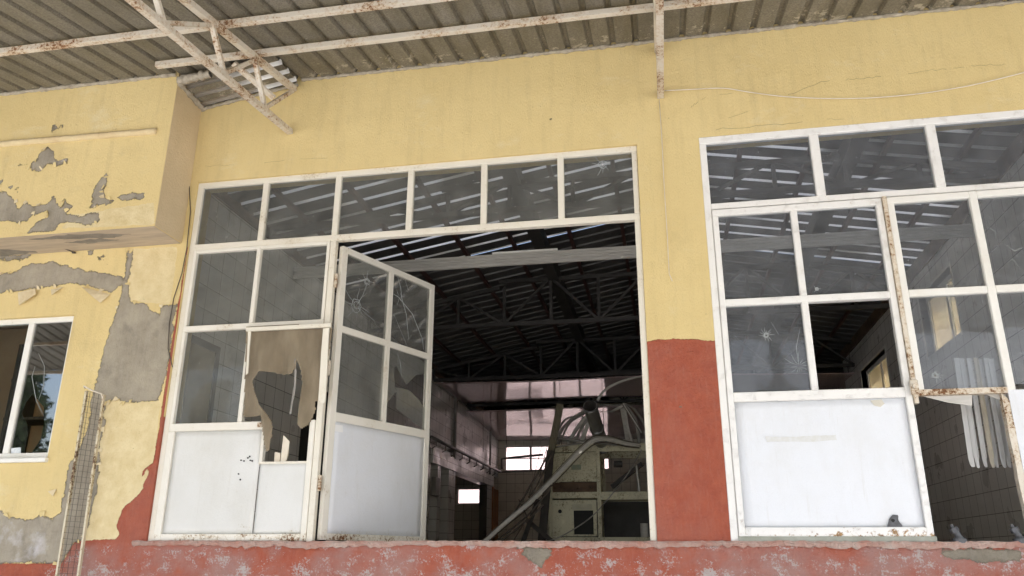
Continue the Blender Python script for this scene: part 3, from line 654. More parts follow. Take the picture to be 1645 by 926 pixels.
for x in (-3.4, -2.95, -1.9, -1.1):
    mb = MB(); mb.tube([(x, 9.4, 4.34), (x+.01, 9.42, 3.5)], .006, 5); mb.build('ceiling_hanger', M['wire'], B)
# black doorway in the left wall, window recess with yellowish blind
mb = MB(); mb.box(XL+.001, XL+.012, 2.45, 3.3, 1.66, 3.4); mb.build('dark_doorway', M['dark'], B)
mb = MB(); mb.box(XL+.001, XL+.02, .22+.03, .62, 1.8, 3.27); wi = mb.build('side_shutter', M['frostblind'] if 'frostblind' in M else simple('blind', (.40, .34, .22), (.30, .25, .15), scale=3, rough=.8), B)
mb = MB(); mb.box(XL+.001, XL+.03, .62, .68, 1.8, 3.33); mb.box(XL+.001, XL+.03, .23, .62, 3.27, 3.33); mb.build('frame', M['truss'], wi)

# ------------------------------------------------------------ glazing
GY = .05
def pane(parent, x0, x1, z0, z1, y=GY, mat=None, holes=(), cracks=(), fn=None, outline=None):
    m = MB(); o = outline or [(x0, z0), (x1, z0), (x1, z1), (x0, z1)]
    m.prism(o, y-.002, y+.002, holes, fn=fn); f = fn or (lambda x, y, z: (x, y, z))
    for c in cracks:                                         # crack lines: list of (x,z) with a width
        pts, wd = c[:-1], c[-1]
        P = [Vector(f(px, y-.0045, pz)) for px, pz in pts]; e = Vector(f(1, 0, 0))-Vector(f(0, 0, 0)); k = Vector(f(0, 0, 1))-Vector(f(0, 0, 0))
        v = []
        for i, p in enumerate(P):
            a = pts[max(i-1, 0)]; b = pts[min(i+1, len(pts)-1)]; d = Vector((b[0]-a[0], b[1]-a[1])).normalized(); ww = wd*(.3 if i in (0, len(P)-1) else 1)
            o2 = (e*(-d.y)+k*d.x)*ww/2; v += [p-o2, p+o2]
        nrm = e.cross(k).normalized()*.0012; n = len(v)
        m.add(v+[q-nrm for q in v], [(i, i+1, i+3, i+2) for i in range(0, n-2, 2)]+[(i+n, i+2+n, i+3+n, i+1+n) for i in range(0, n-2, 2)], 1)
    return m.build('pane', [mat or M['glass'], M['crack']], parent)
def star(cx, cz, r, n=9, ring=True, w=.0028):
    out = []
    for k in range(n):
        a = 2*math.pi*(k+random.uniform(-.3, .3))/n; L = r*random.uniform(.35, 1.3)
        out.append([(cx+math.cos(a)*r*.12, cz+math.sin(a)*r*.12), (cx+math.cos(a+.1)*L*.5, cz+math.sin(a+.1)*L*.5), (cx+math.cos(a)*L, cz+math.sin(a)*L), w])
    if ring:
        for q in (.2, .34):
            c = [(cx+math.cos(t)*r*q*random.uniform(.8, 1.2), cz+math.sin(t)*r*q*random.uniform(.8, 1.2)) for t in np.linspace(0, 6.28, 12)]
            out.append(c+[w*1.6])
    return out
def circ(cx, cz, r, n=10): return [(cx+r*math.cos(t)*random.uniform(.8, 1.2), cz+r*math.sin(t)*random.uniform(.8, 1.2)) for t in [2*math.pi*k/n for k in range(n)]]
def crack(pts, w=.003): return [tuple(p) for p in pts]+[w]
def pz(px, py): p = at(px, py, .05); return (p.x, p.z)

# main window: frame, transom lights, closed leaf
def frame_bars(m, segs, y0=.02, y1=.07, b=.004):
    for i, (x0, x1, z0, z1) in enumerate(segs):
        e = .0015*(i % 2); m.box(x0, x1, y0-e, y1+e, z0, z1, b=b)
tx = [-3.765+.045, -3.142, -2.502, -1.885, -1.282, -.675, -.083]
m = MB()
frame_bars(m, [(-3.765, -.083, 4.553, 4.60), (-3.765, -.083, 3.985, 4.037), (-3.765, -3.718, ZS, 4.553), (-.128, -.083, ZS, 3.985), (-.126, -.085, 4.037, 4.553)]+
           [(x-.024, x+.024, 4.037, 4.553) for x in tx[1:-1]]+[(-2.525, -2.478, ZS, 3.985)])
WF = m.build('main_window', M['trans'], B)
edges = [-3.718]+[x for q in tx[1:-1] for x in (q-.024, q+.024)]+[-.126]
for i in range(6):
    a, b = edges[2*i], edges[2*i+1]; ck = []; hl = []
    if i == 5: c = pz(968, 265); ck = star(*c, .09); hl = [circ(*c, .008)]
    if i == 0: c = (a+.25, 4.2)
    pane(WF, a, b, 4.037, 4.553, cracks=ck, holes=hl)
m = MB()
frame_bars(m, [(-3.716, -2.527, 3.29, 3.335), (-3.152, -3.118, 3.335, 3.983), (-3.155, -3.118, 2.56, 3.29), (-3.716, -3.66, ZS+.006, 2.50)], .012, .062)
frame_bars(m, [(-3.716, -2.93, 2.50, 2.56), (-3.66, -2.57, ZS+.006, 1.755), (-2.57, -2.527, ZS+.006, 2.56), (-3.716, -3.69, 3.335, 3.983), (-3.716, -3.69, 2.56, 3.29), (-2.552, -2.527, 3.335, 3.983), (-3.69, -2.552, 3.958, 3.983), (-2.945, -2.92, 2.255, 2.50)], .0135, .0605)
CL = m.build('closed_leaf', M['transb'], B)
pane(CL, -3.69, -3.152, 3.335, 3.958); pane(CL, -3.118, -2.552, 3.335, 3.958); pane(CL, -3.69, -3.155, 2.56, 3.29)
def panel(parent, x0, x1, z0, z1, y, fn=None, holes=(), bulge=.006, name='panel', mat=None):
    m = MB(); nx, nz = 16, 16; v = []; f = []; fn = fn or (lambda x, y, z: (x, y, z))
    for j in range(nz+1):
        for i in range(nx+1):
            x = x0+(x1-x0)*i/nx; z = z0+(z1-z0)*j/nz; d = math.sin(math.pi*i/nx)*math.sin(math.pi*j/nz)*bulge*(1+.5*math.sin(x*5+z*4))
            v.append(fn(x, y-d, z))
    for j in range(nz):
        for i in range(nx): a = j*(nx+1)+i; f.append((a, a+1, a+nx+2, a+nx+1))
    m.add(v, f); o = m.build(name, mat or M['panel'], parent, smooth=True, recalc=False); s = o.modifiers.new('t', 'SOLIDIFY'); s.thickness = .003; s.offset = 0
    return o
def worn(m):
    nt = m.node_tree; b = nt.nodes['Principled BSDF']; c = b.inputs['Base Color'].links[0].from_socket; tc = [q for q in nt.nodes if q.type == 'TEX_COORD'][0].outputs['Object']
    def nz(sc, st, a, bb, hi):
        mp = nt.nodes.new('ShaderNodeMapping'); mp.inputs['Scale'].default_value = st; nt.links.new(tc, mp.inputs[0]); n = nt.nodes.new('ShaderNodeTexNoise'); n.inputs['Scale'].default_value = sc; n.inputs['Detail'].default_value = 6; n.inputs['Roughness'].default_value = .7
        nt.links.new(mp.outputs[0], n.inputs['Vector']); r = nt.nodes.new('ShaderNodeMapRange'); r.inputs[1].default_value = a; r.inputs[2].default_value = bb; r.inputs[4].default_value = hi; nt.links.new(n.outputs['Fac'], r.inputs[0]); return r.outputs[0], n.outputs['Fac']
    def mix(f, a, col_):
        x = nt.nodes.new('ShaderNodeMix'); x.data_type = 'RGBA'; nt.links.new(f, x.inputs[0]); nt.links.new(a, x.inputs[6]); x.inputs[7].default_value = (*col_, 1); return x.outputs[2]
    f, _ = nz(1.7, (1, 1, .5), .45, .8, .4); c = mix(f, c, (.50, .49, .44))
    f, _ = nz(9, (3.5, 1, .25), .58, .8, .3); c = mix(f, c, (.46, .42, .33))
    f, _ = nz(48, (1, 1, 1.6), .715, .735, .75); c = mix(f, c, (.28, .27, .25))
    f, _ = nz(20, (.5, 1, 6), .70, .72, .35); c = mix(f, c, (.45, .45, .46))
    nt.links.new(c, b.inputs['Base Color'])
    _, raw = nz(1.9, (1, 1, 1), 0, 1, 1); bp = nt.nodes.new('ShaderNodeBump'); bp.inputs['Distance'].default_value = .02; bp.inputs['Strength'].default_value = .35; nt.links.new(raw, bp.inputs['Height']); nt.links.new(b.inputs['Normal'].links[0].from_socket, bp.inputs['Normal']); nt.links.new(bp.outputs[0], b.inputs['Normal'])
worn(M['panel'])
M['panelL'] = painted('left_panel_paint', (.68, .68, .655), dirt=(.5, .46, .36), amount=.68, rough=.4, band=(1.76, 1.82, .09))  # greyer white for the panels of the closed leaf
worn(M['panelL'])
panel(CL, -3.66, -2.945, 1.755, 2.50, .03, mat=M['panelL']); panel(CL, -2.94, -2.57, 1.755, 2.25, .034, bulge=.003, mat=M['panelL'])
m = MB(); m.box(-2.95, -2.57, .026, .05, 2.245, 2.262); m.build('panel_lip', M['trans'], CL)
# rusted lip and screw marks
m = MB(); m.box(-2.985, -2.925, .008, .012, 2.515, 2.55); m.build('rust_patch', M['rusty'], CL)
for px, py in ((388, 740), (393, 741), (399, 736), (403, 740), (406, 741), (402, 734), (384, 762), (387, 771)):
    p = at(px, py, .03); m = MB(); m.prism(circ(p.x, p.z, .006, 7), .019, .024); m.build('bullet_mark', M['dark'], CL)

# open leaf, swung inward on its hinges
H = Vector((-2.452, .075, 0)); e = Vector((-1.978+2.43, 1.087, 0)).normalized(); nn = Vector((e.y, -e.x, 0)); LW = 1.165
lf = lambda x, y, z: tuple(H+e*x-nn*y+Vector((0, 0, z)))      # x along the leaf, y away from its face
def lbox(m, x0, x1, y0, y1, z0, z1):
    v = [lf(x, y, z) for x in (x0, x1) for y in (y0, y1) for z in (z0, z1)]
    m.add(v, [(0, 1, 3, 2), (4, 6, 7, 5), (0, 4, 5, 1), (2, 3, 7, 6), (0, 2, 6, 4), (1, 5, 7, 3)])
m = MB(); zt, zb = 3.955, 1.715
for i, (x0, x1, z0, z1) in enumerate([(0, .055, zb, zt), (LW-.05, LW, zb, zt), (.055, LW-.05, zt-.05, zt), (.055, LW-.05, zb, zb+.045), (.055, LW-.05, 3.255, 3.305), (.055, LW-.05, 2.565, 2.63), (.565, .61, 2.63, 3.255), (.565, .61, 3.305, zt-.05)]):
    lbox(m, x0, x1, -.02-.001*(i % 2), .02+.001*(i % 2), z0, z1)
OL = m.build('open_leaf', M['transb'], B)
def leafpt(px, py):
    d = rt*((px-822.5)/FPX)-up*((py-463)/FPX)+fw; o = Vector((0, -D, EYE)); t = (H-o).dot(nn)/d.dot(nn); p = o+d*t
    return ((p-H).dot(e), p.z)
c1, c2 = leafpt(572, 491), leafpt(589, 453)
pane(OL, .055, .565, 3.305, zt-.05, 0, M['glass'], fn=lf, cracks=star(*c1, .16, 8)+star(*c2, .09, 8)+[crack([c1, ((c1[0]+c2[0])/2+.02, (c1[1]+c2[1])/2), c2], .003), crack([c1, leafpt(600, 515), leafpt(606, 528)], .002)])
q = [leafpt(*p) for p in ((637, 440), (643, 462), (645, 480), (652, 505), (656, 545))]; q2 = [leafpt(*p) for p in ((630, 472), (640, 478), (662, 505), (678, 545), (680, 562))]
pane(OL, .61, LW-.05, 3.305, zt-.05, 0, M['glass'], fn=lf, cracks=[crack(q, .006), crack(q2, .005), crack([leafpt(648, 442), leafpt(655, 466)], .006), crack([leafpt(632, 505), leafpt(655, 560)], .003)]+star(*leafpt(641, 478), .10, 6, False))
pane(OL, .055, .565, 2.63, 3.255, 0, M['glass'], fn=lf)
# broken pane: two large shards missing
s = lambda P: [leafpt(480+x/2.892, 380+y/2.894) for x, y in P]
h1 = s([(445, 700), (440, 640), (450, 600), (500, 690), (545, 645), (583, 640), (585, 800), (560, 760), (510, 715), (470, 705)])
h2 = s([(405, 640), (440, 640), (445, 690), (455, 720), (450, 800), (420, 830), (400, 770)])
pane(OL, .61, LW-.05, 2.63, 3.255, 0, M['glass'], fn=lf, holes=[h2 and [(max(.63, a), b) for a, b in h2], [(min(LW-.06, max(.64, a)), b) for a, b in h1]], cracks=[crack(s([(455, 540), (470, 590), (475, 650), (480, 690)]), .005)])
panel(OL, .055, LW-.05, zb+.045, 2.565, -.004, fn=lf)
m = MB(); v = s([(0, 0)]); lab = [leafpt(533, 682), leafpt(549, 684), leafpt(549, 695), leafpt(533, 693)]
m.prism(lab, -.009, -.012, fn=lf); m.build('blank_sticker', simple('paper', (.85, .85, .84), (.78, .78, .76), rough=.6), OL)
for z in (2.05, 2.9, 3.6):
    m = MB(); m.tube([(-2.466, .045, z), (-2.466, .045, z+.11)], .014, 10); m.build('hinge', M['rusty'], OL)

# right window
m = MB()
frame_bars(m, [(.38, 2.86, 4.555, 4.61), (.43, 2.80, 4.015, 4.06), (.38, .43, ZS, 4.555), (2.80, 2.86, ZS, 4.555)]+[(x-.032, x+.032, 4.06, 4.555) for x in (1.20, 1.995)]+[(2.765, 2.79, 4.06, 4.555)], .0, .06)
RF = m.build('right_window', M['flaky'], B)
for i, (a, b) in enumerate(((.43, 1.168), (1.232, 1.963), (2.027, 2.765))): pane(RF, a, b, 4.06, 4.555, .03, M['glassR'])
m = MB(); frame_bars(m, [(.432, 1.59, 3.955, 4.005), (.432, .472, ZS+.035, 3.955), (1.548, 1.59, ZS+.035, 3.955), (.472, 1.548, 3.268, 3.318), (.472, 1.548, 2.595, 2.66), (.472, 1.548, ZS+.035, 1.79), (.975, 1.02, 2.66, 3.268), (.973, 1.018, 3.318, 3.955)], -.012, .04)
LA = m.build('glazed_leaf', M['flaky'], B)
c = pz(1311, 467)
pane(LA, .472, .973, 3.318, 3.955, .02, M['glassR']); pane(LA, 1.018, 1.548, 3.318, 3.955, .02, M['glassR'], cracks=star(*c, .03, 6), holes=[circ(*c, .006)])
c = pz(1230, 541); c3 = pz(1282, 590)
pane(LA, .472, .975, 2.66, 3.268, .02, M['glassR'], cracks=star(*c, .045, 14)+star(*c3, .10, 12, False, .002)+[crack([pz(1238, 520), pz(1250, 540)], .003), crack([c3, pz(1278, 560), pz(1284, 530)], .0025)], holes=[circ(*c, .006)])
gp = pz(1428, 835)
panel(LA, .472, 1.548, 1.79, 2.595, .012, bulge=.008)
m = MB(); hp = [pz(*p) for p in ((1422, 848), (1424, 838), (1430, 828), (1438, 828), (1441, 838), (1446, 846), (1440, 850), (1425, 849))]
m.prism(ragged(hp, 3, .003), .004, -.004); m.build('torn_hole', M['lead'], LA)
m = MB(); c = pz(1431, 837); m.prism(circ(c[0], c[1], .011), -.004, -.006); m.build('hole_centre', M['dark'], LA)
m = MB(); m.box(.43, 1.60, -.010, .05, 1.70, ZS+.0345); m.build('bottom_rail', simple('grey_rail', (.36, .37, .32), (.24, .25, .2), scale=10, rough=.6), RF)
m = MB(); m.box(1.592, 1.618, -.030, .03, 2.55, 4.008); m.build('rusty_stop', M['rusty'], RF)
for k in range(26):
    pass
m = MB(); m.box(1.575, 1.625, -.05, -.031, 2.60, 2.70, b=.006); m.tube([(1.60, -.052, 2.655), (1.60, -.075, 2.655)], .018, 10); m.build('latch', M['rusty'], LA)
m = MB(); frame_bars(m, [(1.62, 2.15, 3.955, 4.003), (2.20, 2.80, 3.955, 4.003), (1.62, 1.665, 2.62, 3.955), (2.15, 2.20, 2.62, 4.003), (1.665, 2.15, 3.268, 3.318), (2.20, 2.76, 3.268, 3.318), (2.76, 2.80, 2.62, 3.955)], -.02, .035)
LB = m.build('second_glazed_leaf', M['white'], B)
m = MB(); m.box(1.622, 2.15, -.026, .03, 2.60, 2.638); m.build('rusty_bottom_bar', M['rusty'], LB)
c = pz(1499, 606)
pane(LB, 1.665, 2.15, 3.318, 3.955, .01, M['glassR']); pane(LB, 2.20, 2.76, 3.318, 3.955, .01, M['glassR'], cracks=[crack([(2.24, 3.74), (2.28, 3.70), (2.27, 3.66)], .002), crack([(2.33, 3.6), (2.37, 3.56), (2.44, 3.58)], .002), crack([(2.31, 3.48), (2.35, 3.50), (2.38, 3.44)], .002)])
pane(LB, 1.665, 2.15, 2.638, 3.268, .01, M['glassR'], cracks=star(*c, .05, 12), holes=[circ(c[0], c[1], .012)])
pane(LB, 2.20, 2.76, 2.66, 3.268, .01, M['glassR'])
m = MB(); m.box(2.152, 2.80, -.018, .03, ZS+.012, 2.62); m.build('white_panel', M['panel'], LB)
m = MB(); m.prism(ragged([(2.118, 1.72), (2.15, 1.72), (2.15, 2.55), (2.11, 2.6)], 10, .004), -.022, .028); m.build('torn_edge', M['rusty'], LB)
m = MB(); q = [pz(*p) for p in ((1228, 703), (1262, 704), (1300, 702), (1340, 701), (1342, 709), (1290, 712), (1250, 711), (1230, 712))]
m.prism(ragged(q, 5, .003), .0012, .0002); m.build('tape_residue', simple('faded_residue', (.60, .60, .56), (.68, .69, .70), scale=30, rough=.6), LA)
m = MB(); q = [pz(*p) for p in ((1396, 646), (1414, 644), (1418, 650), (1412, 656), (1402, 654))]
m.prism(ragged(q, 4, .003), .008, .0065); m.build('paper_scrap', simple('paper_scrap', (.74, .70, .60), rough=.7), LA)
# shards and torn plastic under the rusty bar
m = MB(); m.prism([(1.66, 2.60), (1.95, 2.60), (1.94, 2.53), (1.80, 2.555)], .012, .016); m.prism([(2.03, 2.60), (2.15, 2.60), (2.15, 2.50), (2.11, 2.56)], .012, .016); m.build('torn_film', M['pvc'], LB)

# small window on the left
m = MB(); x0, x1, z0, z1 = W0
frame_bars(m, [(x0, x1, z1-.045, z1), (x1-.035, x1, z0, z1-.045), (x0, x0+.04, z0, z1-.045), (x0+.04, x1-.035, z0, z0+.045), (-5.16, -5.105, z0+.045, z1-.045)], .03, .08)
SW = m.build('small_window', M['white'], B)
m = MB(); m.box(x0-.02, x1+.012, -.035, .03, z0-.035, z0-.001, b=.004); m.build('window_sill', M['white'], SW)
b2 = lambda P: [(lambda p: (p.x, p.z))(at(x/2.894, 440+y/2.894, .05)) for x, y in P]
hole = b2([(120, 600), (150, 560), (170, 580), (205, 620), (205, 700), (190, 770), (150, 830), (110, 845), (118, 800), (130, 740), (128, 700), (100, 650)])
pane(SW, -5.105, x1-.035, z0+.045, z1-.045, .05, M['glassrefl'] if 'glassrefl' in M else M['glassclear'], holes=[hole], cracks=[crack(b2([(165, 430), (150, 480), (170, 590), (205, 660)]), .004), crack(b2([(180, 370), (208, 430), (205, 520), (180, 590)]), .003)])
pane(SW, x0+.04, -5.16, z0+.045, z1-.045, .05, M['glassthin'])
m = MB(); m.prism(b2([(55, 812), (98, 808), (98, 848), (52, 850)]), .044, .047); m.build('worn_sticker', simple('sticker', (.75, .78, .78), (.5, .55, .6), scale=60, rough=.5), SW)

mb = MB(); mb.box(-25, 20, 21, 21.3, 0, 9); tag(mb.build('bounce_wall', simple('pink_bounce', (.82, .60, .58), (.74, .53, .52), scale=.5, rough=.9)), 'pale pinkish wall added outside to bounce light into the rear windows of the hall', 'wall')  # wall added to whiten the rear windows and tint their reflection
# ------------------------------------------------------------ canopy
C = empty('corrugated_canopy', (-.5, -2.5, 4.9), 'dirty corrugated sheet canopy on rusty white purlins above the yellow wall', 'canopy')
KS = .2
def kz(y): return 5.505+KS*y
prof = [(0, 0), (.125, 0), (.14, .03), (.165, .03), (.18, 0)]
corr('canopy_sheet', (-13, .04, kz(.04)), (0, -5.45, -5.45*KS), (1, 0, 0), 53, prof, M['sheet'], C, rows=12)
corr('canopy_sheet', (-3.62, .04, kz(.04)+.003), (0, -5.45, -5.45*KS), (1, 0, 0), 71, prof, M['sheet'], C, rows=12)
for Y, x0, x1 in ((-.655, -3.83, 9), (-1.15, -13, 9), (-2.1, -13, 9), (-3.2, -13, 9), (-4.4, -13, 9), (-5.35, -13, 9)):
    z = kz(Y)-.05+(.025*0); mb = MB(); mb.bar((x0, Y, z), (x1, Y, z+.0), .045, .045, bev=.002); mb.build('purlin', M['steel'], C)
def truss(X, name='truss'):
    mb = MB(); z0 = lambda y: 4.997+.13*y; z1 = lambda y: kz(y)-.095
    mb.bar((X, -.01, z0(-.01)), (X, -5.5, z0(-5.5)), .05, .045, bev=.002); mb.bar((X, -.02, z1(-.02)), (X, -5.5, z1(-5.5)-.0), .05, .045, bev=.002)
    o = mb.build(name, M['steel'], C)
    tops = [-.03, -.67, -1.26, -1.95, -2.7, -3.45, -4.2]; bots = [-.45, -1.05, -1.76, -2.5, -3.25, -4.0]
    for i, y in enumerate(bots):
        m = MB(); m.bar((X-.004, y, z0(y)+.02), (X-.004, tops[i], z1(tops[i])-.02), .03, .03); m.build('strut', M['steel'], o)
        m = MB(); m.bar((X+.004, y-.01, z0(y)+.02), (X+.004, tops[i+1]-.02, z1(tops[i+1])-.02), .034, .03); m.build('strut', M['steel'], o)
truss(-2.96); truss(.118)
#  beside the truss and the crooked patch sheet over the corner
mb = MB(); mb.bar(at(375, 102, -.55), at(440, 158, -.25), .06, .02); mb.build('loose_bracket', M['steel'], C)
A_, B_, C_, D_ = at(287, 133, -.37), at(327, 176, 0), at(478, 136, -.03), at(440, 92, -.56)
pat = MB(); pm = []; n = 64; m_ = 8; v = []; f = []
pr = [0, 0, 0, 0, 0, 0, .5, 1, 1, .5]
for j in range(m_+1):
    for i in range(n+1):
        s_, t_ = j/m_, i/n*.999
        p = (A_*(1-s_)+D_*s_)*(1-t_)+(B_*(1-s_)+C_*s_)*t_
        v.append(p+Vector((0, 0, .028*pr[int(t_*32) % 10]+.02)))
for j in range(m_):
    for i in range(n): a = j*(n+1)+i; f.append((a, a+1, a+n+2, a+n+1)); pm.append(1 if pr[int(i/n*.999*32) % 10] > .3 else 0)
pat.add(v, f); pat.mi = pm; o = pat.build('patch_sheet', [M['sheet'], M['litribs']], C, recalc=False); sm = o.modifiers.new('t', 'SOLIDIFY'); sm.thickness = .002
# mortar bead along the joints
def bead(pts, r, name='mortar_bead', n=7, parent=None):
    mb = MB(); pts = [Vector(p) for p in pts]; L = sum((pts[i+1]-pts[i]).length for i in range(len(pts)-1)); N = max(6, int(L/.022)); P = []
    for i in range(N+1):
        t = i/N*(len(pts)-1); k = min(int(t), len(pts)-2); p = pts[k].lerp(pts[k+1], t-k); P.append(p)
    rings = []
    for i, p in enumerate(P):
        d = (P[min(i+1, N)]-P[max(i-1, 0)]).normalized(); U = Vector((0, 0, 1)); U = (U-d*U.dot(d)).normalized(); S = d.cross(U)
        rr = r*(.75+.5*random.random()+.5*max(0, math.sin(i*.71)*math.sin(i*.23)))
        rings += [p+(U*math.cos(a)+S*math.sin(a))*rr*random.uniform(.75, 1.25) for a in [2*math.pi*k/n for k in range(n)]]
    f = [(i*n+k, i*n+(k+1) % n, (i+1)*n+(k+1) % n, (i+1)*n+k) for i in range(N) for k in range(n)]
    mb.add(rings, f); return mb.build(name, M['mortar'], parent or B, smooth=True)
bead([(-2.9, -.008, 5.497), (4.2, -.008, 5.497)], .013); bead([(-8, BY-.006, kz(BY)-.006), (-3.85, BY-.006, kz(BY)-.006)], .016)
bead([A_+Vector((0, 0, .0)), B_], .022); bead([B_+Vector((.02, -.01, .0)), C_], .012); bead([A_+Vector((.0, 0, .02)), A_.lerp(D_, .35)], .03)

# ------------------------------------------------------------ things on the outside wall
def hang(a, b, sagv, n=24, wob=0):
    a = Vector(a); b = Vector(b); return [a.lerp(b, i/n)+Vector((0, 0, -sagv*4*(i/n)*(1-i/n)+random.uniform(-wob, wob))) for i in range(n+1)]
mb = MB(); P = [at(x, y, -.02) for x, y in ((1067, 146), (1110, 144), (1163, 141), (1200, 148), (1260, 156), (1330, 159), (1400, 158), (1480, 151), (1560, 138), (1645, 117), (1760, 85))]
Q = []
for i in range(len(P)-1):
    for k in range(5): Q.append(P[i].lerp(P[i+1], k/5))
for _ in range(3): Q = [Q[0]]+[(Q[i-1]+Q[i]*2+Q[i+1])/4 for i in range(1, len(Q)-1)]+[Q[-1]]
mb.tube(Q, .004, 6); tag(mb.build('cable', M['whitewire'], smooth=True), 'thin pale cable sagging across the wall above the right window', 'cable')
mb = MB(); mb.tube([at(x, y, -.012) for x, y in ((1059, 160), (1063, 220), (1067, 300), (1072, 380), (1075, 440), (1080, 452))], .003, 6)
tag(mb.build('cable', M['whitewire'], smooth=True), 'thin pale cable hanging straight down between the two windows', 'cable')
mb = MB(); a, b = at(-60, 335, -.45), at(122, 407, -.01); mb.tube([a, a.lerp(b, .5)+Vector((0, 0, -.004)), b], .005, 6)
for t in (.55, .76, .98): p = a.lerp(b, t); mb.tube([p-Vector((.012, 0, 0)), p+Vector((.012, 0, -.004))], .010, 7)
tag(mb.build('wire', M['wire']), 'dark taut wire running under the block down to the wall', 'wire')
mb = MB(); mb.tube([at(x, y, -.012) for x, y in ((304, 300), (306, 340), (300, 400), (292, 440), (279, 480), (272, 520), (270, 560), (277, 590))], .004, 6)
tag(mb.build('wire', M['wire'], smooth=True), 'thin dark loose wire hanging along the left edge of the main window', 'wire')
# torn fabric
def cloth(name, poly, Y, wave, mat, step=.009, thick=.002):
    P = np.array(poly); x0, z0 = P.min(0); x1, z1 = P.max(0); xs = np.arange(x0, x1+step, step); zs = np.arange(z0, z1+step, step)
    Xg, Zg = np.meshgrid(xs, zs); Gp = np.stack([Xg.ravel(), Zg.ravel()], 1); s = sdf(Gp, poly).reshape(Xg.shape); nx = len(xs); idx = {}; v = []; f = []
    def vid(i, j):
        if (i, j) not in idx: idx[(i, j)] = len(v); x, z = xs[i], zs[j]; v.append((x, Y+wave(x, z), z))
        return idx[(i, j)]
    for j in range(len(zs)-1):
        for i in range(nx-1):
            if s[j:j+2, i:i+2].mean() > 0: f.append((vid(i, j), vid(i+1, j), vid(i+1, j+1), vid(i, j+1)))
    mb = MB(); mb.add(v, f); o = mb.build(name, mat, smooth=True, recalc=False); q = o.modifiers.new('t', 'SOLIDIFY'); q.thickness = thick; return o
F = lambda P: [(lambda p: (p.x, p.z))(at(240+x/2.894, 380+y/2.894, -.01)) for x, y in P]
fab = F([(450,420),(650,412),(850,405),(848,520),(835,640),(820,768),(765,765),(768,800),(740,880),(722,900),(698,880),(705,800),(718,700),(712,640),(704,605),(690,575),(684,620),(668,642),(620,640),(560,628),(520,632),(480,668),(484,700),(495,740),(520,790),(555,828),(580,870),(582,930),(570,1000),(556,1010),(548,960),(538,890),(528,836),(435,838),(440,640),(448,520)])
xa = at(395, 530).x
def wv(x, z):
    d = max(0, 3.26-z); return -.03*math.sin((x-xa)*24+z*3+math.sin(z*5))*min(1, d*4)-.012*math.sin((x-xa)*11-z*6)*min(1, d*5)-.02*d*abs(math.sin((x-xa)*6+1))-.03*max(0, 2.6-z)+.006*math.sin(x*60+z*9)*min(1, d*4)
cur = tag(cloth('torn_curtain', fab, -.012, wv, M['fabric']), 'torn brown fabric hanging over the broken pane of the left leaf', 'curtain')
for P in (((519,528),(529,527),(523,640),(521,648),(511,647)), ((399,530),(403,530),(401,560),(398,600),(395,602))):
    q = [(lambda p: (p.x, p.z))(at(x, y, -.06)) for x, y in P]; mb = MB(); mb.prism(ragged(q, 3, .002), -.062, -.052); mb.build('batten', M['trans'], cur)
q = [(lambda p: (p.x, p.z))(at(x, y, -.06)) for x, y in ((396, 527), (532, 520), (532, 526), (396, 533))]; mb = MB(); mb.prism(q, -.07, -.05); mb.build('top_rail', M['trans'], cur)
tag(cloth('fabric_strip', F([(683,572),(690,572),(688,640),(676,760),(668,830),(660,830),(670,720),(680,640)]), -.03, lambda x, z: .01*math.sin(z*14), M['pvcdark'], .004), 'narrow pale strip dangling inside the torn curtain', 'fabric strip')
r5 = lambda P: [(lambda p: (p.x, p.z))(at(x/2.9375, 611+y/2.9375, .06)) for x, y in P]
for P, L in ((((1340,260),(1368,290),(1362,340),(1350,395),(1325,395)), 'tall pointed wooden sliver on the stepped panel ledge'), (((1300,340),(1325,345),(1322,397),(1296,397)), 'short stubby splinter on the stepped panel ledge')):
    mb = MB(); mb.prism(r5(P), .05, .065); tag(mb.build('wood_splinter', M['whitewire']), L, 'splinter')
# mesh cable guard
LG = empty('wire_mesh_guard', (-4.39, -.06, 1.3), 'narrow wire mesh guard with flaking white rails leaning on the peeling wall', 'mesh guard')
ga, gb, gc, gd = at(138, 628, -.07), at(166, 634, -.07), at(87, 945, -.07), at(122, 945, -.07)
for a, b in ((ga, gc), (gb, gd)):
    mb = MB(); ext = b+(b-a)*.75; mb.bar(a, ext, .015, .006, upv=(0, 1, 0)); mb.bar(a+Vector((0, .014, 0)), ext+Vector((0, .014, 0)), .005, .026, upv=(0, 1, 0)); mb.build('rail', painted('guard_rail_paint', (.60, .54, .40), dirt=(.40, .31, .17), rust=(.12, .07, .04), amount=.54), LG)
mb = MB()
for k in range(1, 4): t = k/4; mb.tube([ga.lerp(gb, t), ga.lerp(gb, t)+(gc.lerp(gd, t)-ga.lerp(gb, t))*1.75], .0015, 4)
N = 62
for k in range(N+1): t = k/N*1.75; a = ga+(gc-ga)*t; b = gb+(gd-gb)*t; z = random.uniform(-.004, .004); mb.tube([a, a.lerp(b, .5)+Vector((0, -.004, z)), b], .0015, 4)
mb.build('wire_mesh', M['wire'], LG)
mb = MB(); mb.tube([ga+Vector((-.01, 0, .02)), ga+Vector((.0, -.03, .03)), ga.lerp(gb, .5)+Vector((0, -.03, .01)), gb+Vector((0, -.02, .0)), gb+Vector((.012, 0, -.05))], .006, 6); mb.build('bent_rod', M['rusty'], LG)
